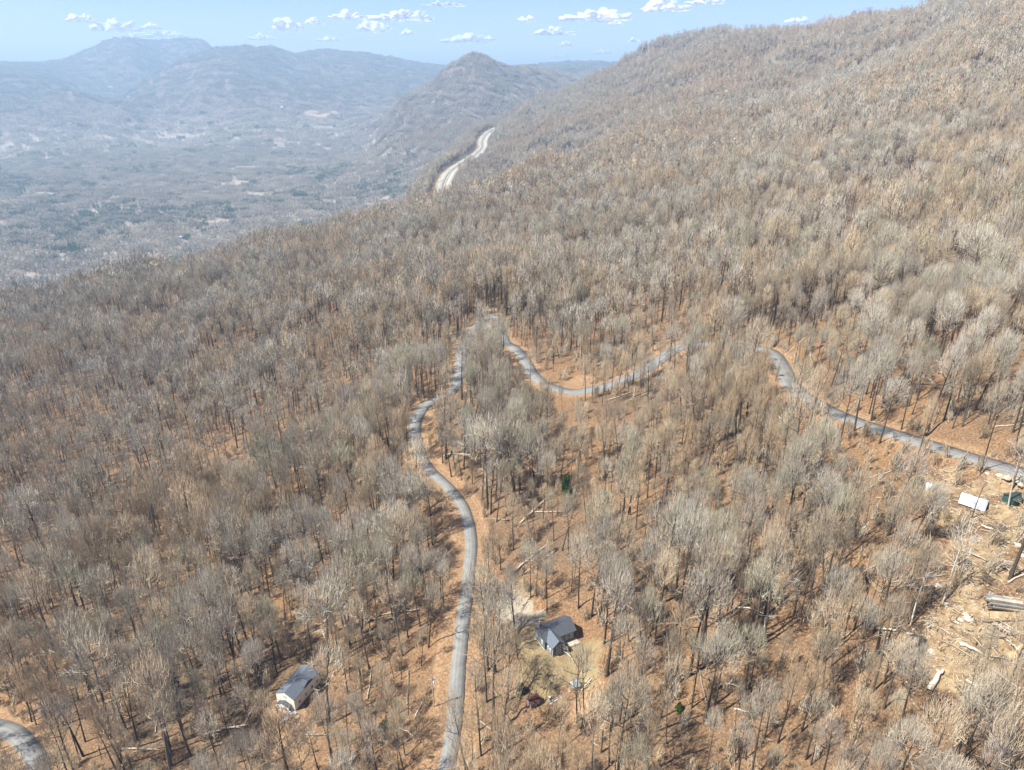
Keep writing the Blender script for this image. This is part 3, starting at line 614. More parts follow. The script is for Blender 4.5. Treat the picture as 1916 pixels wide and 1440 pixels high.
def scatter(name, P, K_, T, Sz, label):
    me = bpy.data.meshes.new(name); me.vertices.add(len(P)); me.vertices.foreach_set('co', P.astype(np.float32).ravel())
    a = me.attributes.new('kind_index', 'INT', 'POINT'); a.data.foreach_set('value', K_.astype(np.int32))
    a = me.attributes.new('turn', 'FLOAT_VECTOR', 'POINT'); a.data.foreach_set('vector', T.astype(np.float32).ravel())
    a = me.attributes.new('size', 'FLOAT_VECTOR', 'POINT'); a.data.foreach_set('vector', Sz.astype(np.float32).ravel())
    me.update(); o = put(name, me); md = o.modifiers.new('scatter', 'NODES'); md.node_group = SG
    tag(o, label, kind='stuff'); print('SCATTER', name, len(P)); return o

# placement ----------------------------------------------------------
RNG = np.random.default_rng(12)
def grid(x0, x1, y0, y1, s):
    X, Y = np.meshgrid(np.arange(x0, x1, s), np.arange(y0, y1, s)); X = X.ravel()+RNG.uniform(-.48, .48, X.size)*s; Y = Y.ravel()+RNG.uniform(-.48, .48, Y.size)*s; return X, Y
# gaps in the canopy where the litter shows: (pixel polyline, half width px, share cleared)
BANDS = [([(0,1035),(140,985),(290,900),(450,840),(520,760)],13,.8),([(0,770),(90,745),(180,715)],10,.6),([(380,690),(470,670)],14,.8),([(580,640),(640,600)],12,.7),([(60,1230),(160,1190),(250,1140)],14,.6),([(600,700),(760,690)],8,.5),
         ([(1480,740),(1560,800),(1700,870),(1830,900)],16,.75),([(1020,680),(1080,705),(1200,670),(1270,610)],22,.6),([(900,1000),(980,1060),(1060,1040)],26,.6),([(540,1300),(545,1430)],20,.75),([(800,1230),(800,1400)],22,.6),([(830,1000),(825,1180)],10,.8),([(560,1010),(680,950)],14,.5),([(1750,1100),(1780,1300)],30,.5),([(1730,930),(1900,1000)],34,.6),([(1300,1010),(1180,1080)],18,.4),([(1000,1000),(1150,960)],16,.4)]
def dist_px(u, v, line):
    best = np.full(u.shape, 1e9)
    for (a, b_), (c, d) in zip(line[:-1], line[1:]):
        dx, dy = c-a, d-b_; t = np.clip(((u-a)*dx+(v-b_)*dy)/(dx*dx+dy*dy+1e-9), 0, 1); best = np.minimum(best, np.hypot(u-a-t*dx, v-b_-t*dy))
    return best
# parts of the roads and clearings the photograph shows free of crowns, as pixel lines: (line, half width, share cleared)
OPEN = [([(850,735),(815,742),(785,775),(778,820),(792,860)],20,.97),([(830,905),(868,955),(882,1010),(877,1080),(868,1150),(858,1230)],24,.97),([(856,1260),(850,1330),(840,1400),(835,1450)],22,.75),([(792,860),(830,905)],20,.85),([(862,680),(862,725)],14,.85),([(912,582),(918,630)],12,.85),([(955,645),(985,680),(1005,715),(1060,735),(1115,732)],19,.97),([(1110,732),(1180,708),(1220,690)],13,.75),([(1230,675),(1275,648)],14,.85),([(1435,650),(1465,690),(1485,735),(1510,752)],20,.88),([(1500,745),(1580,783),(1690,822),(1800,852),(1916,888)],20,.93),
        ([(540,1310),(548,1285),(570,1255)],27,.97),([(585,1245),(590,1270)],16,.2),([(540,1310),(540,1340)],22,1.0),([(1010,1170),(1060,1200)],30,.97),([(990,1240),(1060,1250)],30,.9),([(965,1140),(1000,1150)],20,.9),([(990,1300),(1010,1312)],16,1.0),([(1072,1275),(1085,1290)],14,.9),([(1790,935),(1840,945)],34,.97),([(1780,1190),(1790,1250)],30,.75),([(1740,1090),(1880,1110)],26,.45),([(0,1365),(50,1400),(65,1450)],20,.6),([(340,1378),(450,1362)],10,.9),([(1740,1290),(1765,1255)],14,.9)]
def place_trees():
    out = []
    X, Y = grid(-1100, 2300, 40, 3700, 4.7)
    R = np.hypot(X, Y); az = np.arctan2(X, Y)
    m = (R < 3650) & (az > -.95) & (az < .95) & ((R < 1250) | (az > -.3)); X, Y, R = X[m], Y[m], R[m]
    keep = np.ones(len(X), bool)
    keep &= (R < 1500) | (RNG.random(len(X)) < .72)
    X, Y, R = X[keep], Y[keep], R[keep]
    Z = ground(X, Y); m = visible(X, Y, Z) & ((R < 1250) | (Z > 140)); X, Y, Z, R = X[m], Y[m], Z[m], R[m]
    # clumps and openings
    d = fbm(X/30, Y/30, 51, 3); p = .62+.62*(d-.35)*2
    k = RNG.random(len(X)) < np.clip(p, .45, 1)*np.where(R < 420, .86, 1)
    near = R < 750; idx = np.where(near)[0]
    for L in (ROAD, ROAD2):
        dr, _ = near_line(X[idx], Y[idx], L); k[idx[dr < 4.9]] = False
    for (px, py, r, kd) in PATCHW:
        if kd != 'bank': k &= ~((np.hypot(X-px, Y-py) < r*.75) & (RNG.random(len(X)) < (.8 if kd == 'dirt' else 1)))
    for (px, py, pz, r) in PADS: k &= ~(np.hypot(X-px, Y-py) < r+.5)
    f = (R > 1000) & (R < 3300); idx = np.where(f)[0]; dr, _ = near_line(X[idx], Y[idx], HWY); k[idx[dr < 25]] = False
    u0, v0, _ = project(X, Y, Z); u1, v1, _ = project(X, Y, Z+16); u2, v2, _ = project(X, Y, Z+22)
    ug, vg, _ = project(X, Y, Z+8)
    for line, w, s in OPEN:
        s_ = RNG.random(len(X)) < s
        k &= ~(((dist_px(u1, v1, line) < w) | (dist_px(u2, v2, line) < w) | (dist_px(ug, vg, line) < w*.6)) & s_)
    for line, w, s in BANDS:
        k &= ~((dist_px(u0, v0, line) < w*1.6) & (RNG.random(len(X)) < s))
        k &= ~((dist_px(u1, v1, line) < w*.6) & (RNG.random(len(X)) < s*.5))
    # crowns that would hide the highway
    k &= ~(((dist_px(u1, v1, HWY_PX[1:4]) < 13) | (dist_px(u1, v1, HWY_PX[5:9]) < 11)) & (R > 900) & (R < 3300) & (v1 < 350))
    X, Y, Z, R = X[k], Y[k], Z[k], R[k]; n = len(X)
    size = .80+.42*(fbm(X/45, Y/45, 61, 3)-.5)*2+RNG.normal(0, .16, n); big_ = RNG.random(n) < .10; size = np.where(big_, size*1.15+.08, size); size = np.clip(size, .42, 1.4)
    far = sstep(900, 2600, R); size = size*(1+.10*far)
    wide = size*RNG.uniform(.72, 1.3, n)*np.where(big_, 1.25, 1)
    # stands of one kind drift; farther off, broad crown tones stand in for shaded bands
    q = fbm(X/38+90, Y/38, 71, 3); q = (q-.5)*1.7+(fbm(X/210, Y/210+3, 72, 3)-.5)*1.6*sstep(300, 900, R)+.45+RNG.normal(0, .27, n)
    order = np.array([6, 3, 9, 1, 7, 5, 8, 3, 4, 0, 10, 2]); var = order[np.clip((q*12).astype(int), 0, 11)]
    rnd = RNG.random(n) < .12; var[rnd] = RNG.integers(0, 12, rnd.sum())
    T = np.column_stack([RNG.normal(0, .045, n), RNG.normal(0, .045, n), RNG.uniform(0, 6.283, n)])
    return X, Y, Z, R, size, wide, var, T
X, Y, Z, R, SZ, WD, VAR, TT = place_trees()
DIST = np.sqrt(R*R+(Z-CZ)**2)
U, Vv, _f = project(X, Y, Z+11*SZ)
inframe = (U > 4) & (U < 1912) & (Vv > 4) & (Vv < 1432)
score = np.where(inframe, SZ*np.sqrt(WD)/DIST, 0)
IND = np.argsort(-score)[:300]; isind = np.zeros(len(X), bool); isind[IND] = True
lod = np.where(DIST < 360, 0, np.where(DIST < 820, 1, 2))
rest = ~isind
scatter('forest', np.column_stack([X, Y, Z])[rest], (lod*NK+VAR)[rest], TT[rest], np.column_stack([WD, WD, SZ])[rest], 'bare leafless forest covering the slopes and the ridge')
# undergrowth saplings on the near slope
def undergrowth():
    x, y = grid(-420, 420, 60, 620, 4.1); r = np.hypot(x, y); m = (r < 560) & (np.abs(np.arctan2(x, y)) < .9); x, y = x[m], y[m]; z = ground(x, y); m = visible(x, y, z, 6); x, y, z = x[m], y[m], z[m]
    d = fbm(x/22, y/22, 91, 3); u, v, _ = project(x, y, z); right = sstep(900, 1700, u)*sstep(700, 1000, v)
    k = RNG.random(len(x)) < np.clip(.58+(d-.5)*1.5+right*.45, .1, .98)
    for L in (ROAD, ROAD2): k &= near_line(x, y, L)[0] > 4.2
    for (px, py, rr, kd) in PATCHW: k &= ~((np.hypot(x-px, y-py) < rr*.95) & (RNG.random(len(x)) < (.6 if kd == 'dirt' else .93)))
    for (px, py, pz, rr) in PADS: k &= np.hypot(x-px, y-py) > rr+.5
    x, y, z = x[k], y[k], z[k]; n = len(x); s = RNG.uniform(.35, 1.15, n)
    T = np.column_stack([RNG.normal(0, .12, n), RNG.normal(0, .12, n), RNG.uniform(0, 6.28, n)])
    scatter('undergrowth', np.column_stack([x, y, z]), SAP_K+RNG.integers(0, 4, n), T, np.column_stack([s*1.1, s*1.1, s]), 'thin bare saplings and brush between the trees')
undergrowth()
def fallen_branches():
    x, y = grid(-420, 420, 60, 560, 9.5); z = ground(x, y); m = visible(x, y, z, 3) & (np.abs(np.arctan2(x, y)) < .9); x, y, z = x[m], y[m], z[m]; k = RNG.random(len(x)) < .42
    for L in (ROAD, ROAD2): k &= near_line(x, y, L)[0] > 9
    for (px, py, pz, rr) in PADS: k &= np.hypot(x-px, y-py) > rr+5
    x, y = x[k], y[k]; n = len(x); yaw = RNG.uniform(0, 6.28, n); dx, dy = np.cos(yaw)*3, np.sin(yaw)*3; zz = (ground(x-dx, y-dy)+ground(x+dx, y+dy))/2; pitch = -np.arctan2(ground(x+dx, y+dy)-ground(x-dx, y-dy), 6.0)
    s = RNG.uniform(.6, 1.3, n); scatter('fallen_branches', np.column_stack([x, y, zz+.1]), LOG_K+RNG.integers(0, 4, n), np.column_stack([np.zeros(n), pitch, yaw]), np.column_stack([s, s, s]), 'dead branches and thin fallen trunks lying on the leaf litter')
fallen_branches()
# woods of the valley and the far mountains, in patches of many trees laid along the slope
def far_woods():
    P = []; 
    for r0, r1, s, amin, amax in ((1200, 5200, 44, -.75, .24), (5200, 10900, 80, -.75, .24)):
        x, y = grid(r1*math.sin(amin)-50, r1*math.sin(max(amax, 0.01))+50, 900, r1, s); r = np.hypot(x, y); a = np.arctan2(x, y)
        m = (r > r0) & (r < r1) & (a > amin) & (a < amax); x, y, r, a = x[m], y[m], r[m], a[m]; z = ground(x, y); m = visible(x, y, z, 25)
        m &= ~((r < 3630) & (z > 145) & (a > -.3))
        P.append(np.column_stack([x[m], y[m], z[m], np.full(m.sum(), s/56.0)]))
    P = np.vstack(P); x, y, z, s = P.T; r = np.hypot(x, y)
    k = np.ones(len(x), bool); dr = near_line(x, y, HWY)[0]; k &= dr > 62
    # leave small fields open
    fld = fbm(x/170, y/170, 131, 3); k &= ~((fld > .755) & (z < 90))
    for (fx, fy, fa_, fb, _l) in FIELDW: k &= ((x-fx)/(fa_+25))**2+((y-fy)/(fb+25))**2 > 1
    x, y, z, s, r = x[k], y[k], z[k], s[k], r[k]
    e = 20.0; nx = -(ground(x+e, y)-z)/e; ny = -(ground(x, y+e)-z)/e
    rx = np.arctan2(-ny, 1.0); ry = np.arctan2(nx, 1.0); n = len(x)
    u, v, _ = project(x, y, z)
    pine = fbm(x/150+5, y/260, 141, 3)+.165*sstep(330, 400, v)*(1-sstep(430, 470, v))*(1-sstep(560, 760, u))-.08*sstep(100, 250, z)
    for (pu, pv, w, h) in ((150,400,150,20),(320,405,60,14),(480,345,30,14),(560,292,60,5),(70,300,40,5),(270,325,60,7),(280,200,40,8),(740,312,12,8),(130,470,60,16),(30,340,40,10),(600,325,70,8),(20,355,60,16)):
        pine = pine+.3*np.exp(-((u-pu)/w)**2-((v-pv)/h)**2)
    isp = (pine+RNG.normal(0, .085, n)) > .69
    K_ = PATCH_K+np.clip((fbm(x/300, y/300, 151, 3)*4+RNG.normal(0, .9, n)).astype(int), 0, 3)
    K_ = np.where((r > 6400) & (z+RNG.normal(0, 60, n) > 230), MPATCH_K, K_)
    T = np.column_stack([rx, ry, RNG.uniform(0, 6.28, n)*0])
    w = ~(isp & (RNG.random(n) < .25)); Sx = np.column_stack([s, s, .85*RNG.uniform(.8, 1.25, n)])
    scatter('valley_woods', np.column_stack([x, y, z])[w], K_[w], T[w], Sx[w], 'bare woods filling the valley and the far mountainsides')
    # pines: groves, loose groups, single ones
    rep = np.where(isp, RNG.integers(1, 4, n), 0)+(RNG.random(n) < .16*sstep(.5, .64, pine)+.10).astype(int); ii = np.repeat(np.arange(n), rep); m_ = len(ii)
    px = x[ii]+RNG.normal(0, 22, m_)*s[ii]; py = y[ii]+RNG.normal(0, 22, m_)*s[ii]; pz = ground(px, py)
    kd = np.where(isp[ii], RNG.choice([0, 1, 1, 2], m_), 2); sc = RNG.uniform(.6, 1.05, m_)*np.where(kd < 2, s[ii]**.5, 1)
    ok = near_line(px, py, HWY)[0] > 40
    scatter('pine_stands', np.column_stack([px, py, pz])[ok], (GPATCH_K+kd)[ok], np.column_stack([np.zeros(m_), np.zeros(m_), RNG.uniform(0, 6.28, m_)])[ok], np.column_stack([sc, sc, .55+.45*sc])[ok], 'dark green pine stands scattered through the valley woods')
far_woods()

# ------------------------------------------------------------------ the 300 trees that show largest, each a thing of its own
LAND = [('the charcoal roofed house',1040,1190),('the pale gabled cottage',560,1290),('the dark red shed',998,1308),('the white box trailer',1815,935),('the utility pole',812,1290),('the bare dirt clearing',1785,1200),('the side road',30,1390),
        ('the long pale fallen log',420,1367),('the big broken white log',1752,1272),('the grey lumber pile',1878,1112),('the gravel yard',965,1142),('the lowest stretch of road',845,1410),('the straight stretch of road',868,1080),('the round dark green shrub',740,1362),('the leaning pale snag',1765,1130),('the crossed fallen logs',1390,1200)]
ORD = 'nearest second third fourth fifth sixth seventh eighth ninth tenth eleventh twelfth thirteenth fourteenth fifteenth sixteenth seventeenth eighteenth nineteenth twentieth'.split()
def single_trees():
    tm = []; cm = []
    for i, (tone, b_, t_) in enumerate(LODS[0]):
        tm.append(b_.mesh('trunk', BARK[i % 2])); cm.append(t_.mesh('crown', TWIG[tone], smooth=False))
    u0, v0, _ = project(X[IND], Y[IND], Z[IND]+12*SZ[IND]); rows = []
    used = {}
    for n, i in enumerate(IND):
        u, v = u0[n], v0[n]; tone = SPEC[VAR[i]][0]
        k = min(range(len(LAND)), key=lambda q: math.hypot(LAND[q][1]-u, (LAND[q][2]-v)*1.2)); nm, lu, lv = LAND[k]
        dx, dy = u-lu, (v-lv)*1.3
        dr = ('uphill from' if dx > 0 else 'downhill from') if abs(dx) > abs(dy) else ('beyond' if dy < 0 else 'this side of')
        rows.append((i, tone, nm, dr, math.hypot(dx, dy)))
    groups = {}
    for r in rows: groups.setdefault((r[1], r[2], r[3]), []).append(r)
    for key, rs in groups.items():
        rs.sort(key=lambda r: r[4])
        for q, (i, tone, nm, dr, _) in enumerate(rs):
            s = SZ[i]; size = 'tall' if s > .92 else ('medium' if s > .68 else 'low')
            lab = '%s %s leafless tree, %s such %s %s' % (size, tone, ORD[min(q, 19)], dr, nm)
            t = empty('bare_tree', (X[i], Y[i], Z[i])); t.rotation_euler = tuple(TT[i]); t.scale = (WD[i], WD[i], SZ[i])
            tag(t, lab, 'bare tree', 'leafless trees nearest to the drone')
            a = bpy.data.objects.new('trunk', tm[VAR[i]]); a.parent = t; COL.objects.link(a)
            c = bpy.data.objects.new('crown', cm[VAR[i]]); c.parent = t; COL.objects.link(c)
single_trees()

# pale dead trees, leaning trees and single evergreens that stand out
def special_trees():
    def one(name, u, v, s, seed, bark, twig, label, cat, H=20, CR=3.2, base=.5, dens=.5, lean=(0, 0), group=None):
        p = at(u, v); b_, t_ = make_tree(seed, 0, H=H, CR=CR, base=base, dens=dens)
        t = empty(name, p); t.rotation_euler = (lean[1], lean[0], seed % 6); t.scale = (s, s, s); tag(t, label, cat, group)
        put('trunk', b_.mesh('trunk', bark), t); put('crown', t_.mesh('crown', twig), t)
    PT = tree_mat('pale_twigs', (.5, .46, .39), (.6, .56, .48)); G_ = 'pale barked dead trees'
    one('dead_tree', 437, 738, 1.25, 41, BARK_PALE, PT, 'pale dead tree standing out above the rusty gap on the lower slope', 'dead tree', dens=.2, lean=(-.15, 0), group=G_)
    one('dead_tree', 893, 843, .8, 42, BARK_PALE, PT, 'thin white snag beside the road below the second bend', 'dead tree', dens=.1, lean=(-.12, 0), group=G_)
    one('dead_tree', 1764, 1128, 1.0, 43, BARK_PALE, PT, 'leaning pale snag at the edge of the dirt clearing', 'dead tree', dens=.14, lean=(.28, 0), base=.6, group=G_)
    one('dead_tree', 1703, 1170, .95, 44, BARK_PALE, PT, 'slim whitish forked tree just outside the dirt clearing', 'dead tree', dens=.3, lean=(.1, 0), group=G_)
    one('dead_tree', 1886, 948, .95, 45, BARK_PALE, PT, 'pale bare trunk in front of the dark green shed', 'dead tree', dens=.12, lean=(.12, 0), base=.7, group=G_)
    one('dead_tree', 1818, 968, .6, 46, BARK[1], TWIG['ash grey'], 'small open grey tree with bare fork in front of the white trailer', 'dead tree', dens=.2, group=G_)
    one('dead_tree', 240, 1300, 1.05, 47, BARK_PALE, PT, 'white twigged tree on the lower slope between the side road and cottage', 'dead tree', dens=.9, CR=3.0, lean=(-.1, 0), group=G_)
    D = TWIG['grey']
    one('big_oak', 1483, 790, 1.15, 48, BARK[0], TWIG['olive grey'], 'big spreading dark oak standing beside the upper road bend', 'oak', H=21, CR=5.2, base=.4, dens=1.1, group='large open grown oaks')
    one('big_oak', 1835, 885, 1.1, 49, BARK[0], TWIG['grey'], 'tall dark oak rising over the road behind the white trailer', 'oak', H=23, CR=3.6, base=.6, dens=.7, lean=(.1, 0), group='large open grown oaks')
    one('big_oak', 1080, 1350, 1.1, 50, BARK[0], TWIG['olive grey'], 'dark oak with low side limbs beyond the rusty litter by the shed', 'oak', H=22, CR=4.2, base=.45, dens=.4, group='large open grown oaks')
    one('big_oak', 1390, 1200, 1.15, 51, BARK[0], TWIG['ash grey'], 'broad leaning oak with dark twin trunk over the crossed logs', 'oak', H=24, CR=5.0, base=.5, dens=1.3, lean=(-.18, 0), group='large open grown oaks')
    # evergreens
    for (u, v, s, m, lab, nm, H, CR) in [(145,590,.95,GREEN,'single dark conifer near the crest of the lower slope','conifer',13,3.2),(598,478,1.35,BRIGHTGREEN,'bright green evergreen standing on the far crest','conifer',12,3.8),(872,795,.75,GREEN,'green ivy clad tree between the two road bends','conifer',12,3.0),(1058,925,.8,BRIGHTGREEN,'green bushy evergreen over the crossed fallen logs in the middle','conifer',10,3.0),
              (702,918,.6,BRIGHTGREEN,'small green bush beside the road on its downhill side','conifer',7,2.4),(975,1300,.6,GREEN,'dark green cedar beside the dark red shed','conifer',7,2.6),(1716,912,.75,GREEN,'low dark green bush at the edge of the trailer clearing','conifer',4,3.2),(722,1366,.7,GREEN,'round dark green shrub on the lower slope near the road','conifer',4.5,3.4),
              (330,1290,.7,GREEN,'slender green cedar downhill from the pale cottage','conifer',11,2.0),(204,1185,.6,BRIGHTGREEN,'faint green cedar among grey trees of the lower slope','conifer',11,2.2),(1205,100,1.6,GREEN,'dark conifer near the tip of the wooded ridge','conifer',13,4),(1062,292,1.5,GREEN,'lone dark spire of a conifer on the near spur','conifer',13,2.4),(1270,1330,.4,BRIGHTGREEN,'small green bush in the lower woods beyond the red shed','conifer',6,2.4)]:
        p = at(u, v); b_, t_ = make_pine(int(u*3+v), 0, H=H, CR=CR); t = empty(nm, p); t.scale = (s, s, s); tag(t, lab, 'evergreen', 'single evergreens in the bare woods')
        put('trunk', b_.mesh('trunk', BARK[0]), t); put('crown', t_.mesh('crown', m), t)
special_trees()

# ------------------------------------------------------------------ fallen logs
WOODG = plain('weathered_wood', (.40, .34, .27), .9, .15, .25, 1.2, bump=.3); WOODP = plain('bleached_wood', (.50, .44, .35), .9, .15, .15, 1.2, bump=.3); WOODD = plain('damp_dark_wood', (.13, .10, .075), .9, .15, .3, 1.2, bump=.3)
def log(u0, v0, u1, v1, r, mat, label, branches=2, lift=.5):
    p = at(u0, v0); q = at(u1, v1); rng = random.Random(int(u0*7+v0)); g = Geo(); n = 7; P = []
    for i in range(n+1):
        t = i/n; w = p.lerp(q, t); w.z = max(gz(w.x, w.y)+r*.7+.35*math.sin(t*3.1)*lift*2, 0)+.1; P.append(Vector((w.x-p.x, w.y-p.y, w.z-p.z))+Vector((rng.gauss(0, .12), rng.gauss(0, .12), 0)))
    g.tube(P, [r*(1-.6*i/n) for i in range(n+1)], 8)
    for c_, ring in ((P[0], 0), (P[-1], n)):
        b0 = len(g.V); g.V.append(c_); 
        for j in range(8): g.F.append((b0, ring*8+(j+1) % 8, ring*8+j))
    br = Geo()
    for k in range(branches):
        i = rng.randint(3, n); d = (P[-1]-P[0]).normalized()*.6+rv(rng)*.8; d.z = abs(d.z)*.6+.1; L = rng.uniform(1.5, 4); br.tube([P[i], P[i]+d*L*.5, P[i]+d*L+rv(rng)*.3], [r*.35, r*.22, .03], 5)
    t = empty('fallen_log', p); tag(t, label, 'fallen log', 'fallen logs lying in the woods'); put('trunk', g.mesh('trunk', mat), t)
    if branches: put('branches', br.mesh('branches', mat), t)
for a in [(383,1374,462,1358,.42,WOODP,'long pale fallen log below the cottage, lying across the slope',2),(227,1402,300,1404,.3,WOODG,'greyish log lying near the bottom edge, between side road and pale log',2),(400,1214,434,1197,.25,WOODD,'dark short log downhill of the cottage under grey crowns',1),
 (830,853,880,852,.24,WOODP,'thin pale log lying level beside the road bend below the white snag',1),(973,981,1044,915,.34,WOODG,'long slanting log in the middle wood pointing to the green bush',3),(957,924,994,938,.2,WOODG,'short log touching the long slanting one in the middle wood',1),(1107,808,1153,806,.2,WOODD,'dark level log above the middle wood',0),(953,1078,1024,1020,.36,WOODG,'slanting log beyond the gravel yard, reaching up to the bend',3),
 (643,1173,717,1155,.26,WOODG,'long thin log across the slope downhill of the straight road',1),(748,1363,777,1381,.2,WOODP,'short pale log by the round green shrub',0),(1379,1137,1450,1158,.22,WOODP,'pale straight log, upper one of the crossed pair region',1),(1343,1214,1396,1200,.25,WOODP,'pale log under the broad leaning oak',1),(1403,1197,1446,1185,.2,WOODG,'grey log continuing past the leaning oak',1),
 (1630,1178,1690,1183,.26,WOODP,'pale level log just downhill of the clearing, upper of three',1),(1652,1197,1682,1203,.28,WOODP,'short white log just downhill of the clearing, lower of three',0),(1693,1188,1732,1193,.3,WOODG,'thick log at the very edge of the dirt clearing beside a flat boulder',0),(1797,1207,1857,1238,.34,WOODP,'cut white log across the uphill side of the dirt clearing',1),(1807,1273,1863,1314,.4,WOODP,'long pale log at the bottom of the clearing among slash',3),
 (1738,1294,1764,1256,.62,WOODP,'big broken white log with dark root end beside the dirt clearing',0),(1880,1197,1907,1221,.2,WOODP,'thin white pole lying on brush near the right edge of the clearing',0),(1373,1327,1417,1339,.2,WOODP,'thin pale log deep in the lower woods beneath tall trunks',0),(1710,719,1777,722,.26,WOODD,'dark log lying level above the upper road',0),(617,908,641,899,.25,WOODD,'dark log on the slope downhill of the road bend',0),
 (1045,1213,1076,1236,.18,WOODP,'thin pale pole leaning in the lawn behind the charcoal roofed house',0),(1835,985,1875,1000,.26,WOODP,'white peeled log on the dirt below the trailer',1),(1850,1008,1884,984,.16,WOODP,'thin crooked pole on the dirt bank below the trailer',0),(1795,1030,1850,1052,.2,WOODG,'brown log on the slash heap above the clearing',2),(1842,1120,1905,1122,.24,WOODG,'grey log lying at the foot of the lumber pile',0),(1640,905,1600,935,.2,WOODG,'short tilted log in brush below the upper road',1),
 (1150,1280,1180,1270,.25,WOODD,'dark rotten log in the woods beyond the little pale hut',1),(520,860,575,845,.2,WOODG,'thin grey log across the lower slope under golden trees',1)]:
    log(*a)

# ------------------------------------------------------------------ buildings
ROOF = plain('charcoal_shingles', (.065, .072, .088), .85, .3, .22, 2.2, bump=.35); ROOFB = plain('slate_shingles', (.10, .118, .145), .85, .3, .2, 2.2, bump=.35); TRIM = plain('white_trim', (.78, .78, .74), .6, .3, .04); SID = plain('cream_siding', (.66, .66, .58), .8, .2, .06, 4)
DARKSID = plain('dark_siding', (.12, .13, .14), .8, .2, .12, 3); RED = plain('dark_red_metal', (.075, .028, .024), .6, .35, .15, 2); GLASS = plain('window_glass', (.03, .04, .05), .12, .6, .1); DECK = plain('deck_boards', (.36, .30, .24), .9, .15, .2, 2); CONCR = plain('foundation', (.42, .40, .36), .9, .2, .1, 2)
STONE = plain('pale_stone', (.42, .375, .30), .9, .2, .25, .8, bump=.4); BRICKC = plain('chimney_stone', (.16, .15, .15), .9, .2, .25, 2); WHITEP = plain('white_panel', (.52, .55, .60), .45, .4, .06, .6); TYRE = plain('tyre_rubber', (.03, .03, .032), .8, .3, .1); METAL = plain('galvanised_metal', (.40, .42, .44), .45, .5, .12, 2, metal=.3)
def box(x0, x1, y0, y1, z0, z1):
    V = [(x, y, z) for z in (z0, z1) for x, y in ((x0, y0), (x1, y0), (x1, y1), (x0, y1))]
    return V, [(3, 2, 1, 0), (4, 5, 6, 7), (0, 1, 5, 4), (1, 2, 6, 5), (2, 3, 7, 6), (3, 0, 4, 7)]
def join(parts):
    V = []; F = []
    for v, f in parts: b0 = len(V); V += list(v); F += [tuple(i+b0 for i in q) for q in f]
    return V, F
def pbox(name, parent, mat, *b, rot=(0, 0, 0), loc=(0, 0, 0), bevel=0):
    V, F = box(*b); me = mesh_from(name, V, F, mat); o = put(name, me, parent, loc=loc, rot=rot)
    if bevel: md = o.modifiers.new('bevel', 'BEVEL'); md.width = bevel; md.segments = 2
    return o
def gable(x0, x1, y0, y1, ze, zr, th=.22, axis='x', ov=.5):
    """two roof slabs; the ridge runs along the axis"""
    if axis == 'y':
        V, F = gable(y0, y1, -x1, -x0, ze, zr, th, 'x', ov); return [(-y, x, z) for x, y, z in V], F
    ym = (y0+y1)/2; sl = (zr-ze)/(ym-y0); a0, a1 = x0-ov, x1+ov; out = []
    for s, ye in ((-1, y0-ov), (1, y1+ov)):
        ze_ = ze-sl*ov; V = [(a0, ye, ze_), (a1, ye, ze_), (a1, ym, zr), (a0, ym, zr)]; V += [(x, y, z+th) for x, y, z in V]
        F = [(3, 2, 1, 0), (4, 5, 6, 7), (0, 1, 5, 4), (1, 2, 6, 5), (2, 3, 7, 6), (3, 0, 4, 7)]
        if s > 0: F = [tuple(reversed(f)) for f in F]
        out.append((V, F))
    return join(out)
def gwall(x0, x1, y0, y1, z0, ze, zr, axis='x'):
    """walls with pointed gable ends"""
    if axis == 'y':
        V, F = gwall(y0, y1, -x1, -x0, z0, ze, zr); return [(-y, x, z) for x, y, z in V], F
    ym = (y0+y1)/2
    V = [(x0, y0, z0), (x0, y1, z0), (x0, y1, ze), (x0, ym, zr), (x0, y0, ze), (x1, y0, z0), (x1, y1, z0), (x1, y1, ze), (x1, ym, zr), (x1, y0, ze)]
    return V, [(0, 4, 3, 2, 1), (5, 6, 7, 8, 9), (0, 5, 9, 4), (1, 2, 7, 6), (0, 1, 6, 5), (4, 9, 8, 3), (3, 8, 7, 2)]
def window(parent, cx_, cy_, cz_, w, h, nx, ny, mat=None, grid_=True):
    """window frame with pane, facing (nx, ny) in the parent's frame"""
    rz = math.atan2(nx, -ny); t = .09; pr = []
    for b in ((-w/2-t, w/2+t, -.12, .02, h/2, h/2+t), (-w/2-t, w/2+t, -.12, .02, -h/2-t, -h/2), (-w/2-t, -w/2, -.12, .02, -h/2, h/2), (w/2, w/2+t, -.12, .02, -h/2, h/2)): pr.append(box(*b))
    if grid_: pr += [box(-.035, .035, -.1, -.03, -h/2, h/2), box(-w/2, -.035, -.1, -.03, -.035, .035), box(.035, w/2, -.1, -.03, -.035, .035)]
    V, F = join(pr); f = put('window', mesh_from('window', V, F, TRIM), parent, loc=(cx_, cy_, cz_), rot=(0, 0, rz)); pbox('pane', f, GLASS, -w/2, w/2, -.06, -.025, -h/2, h/2); return f

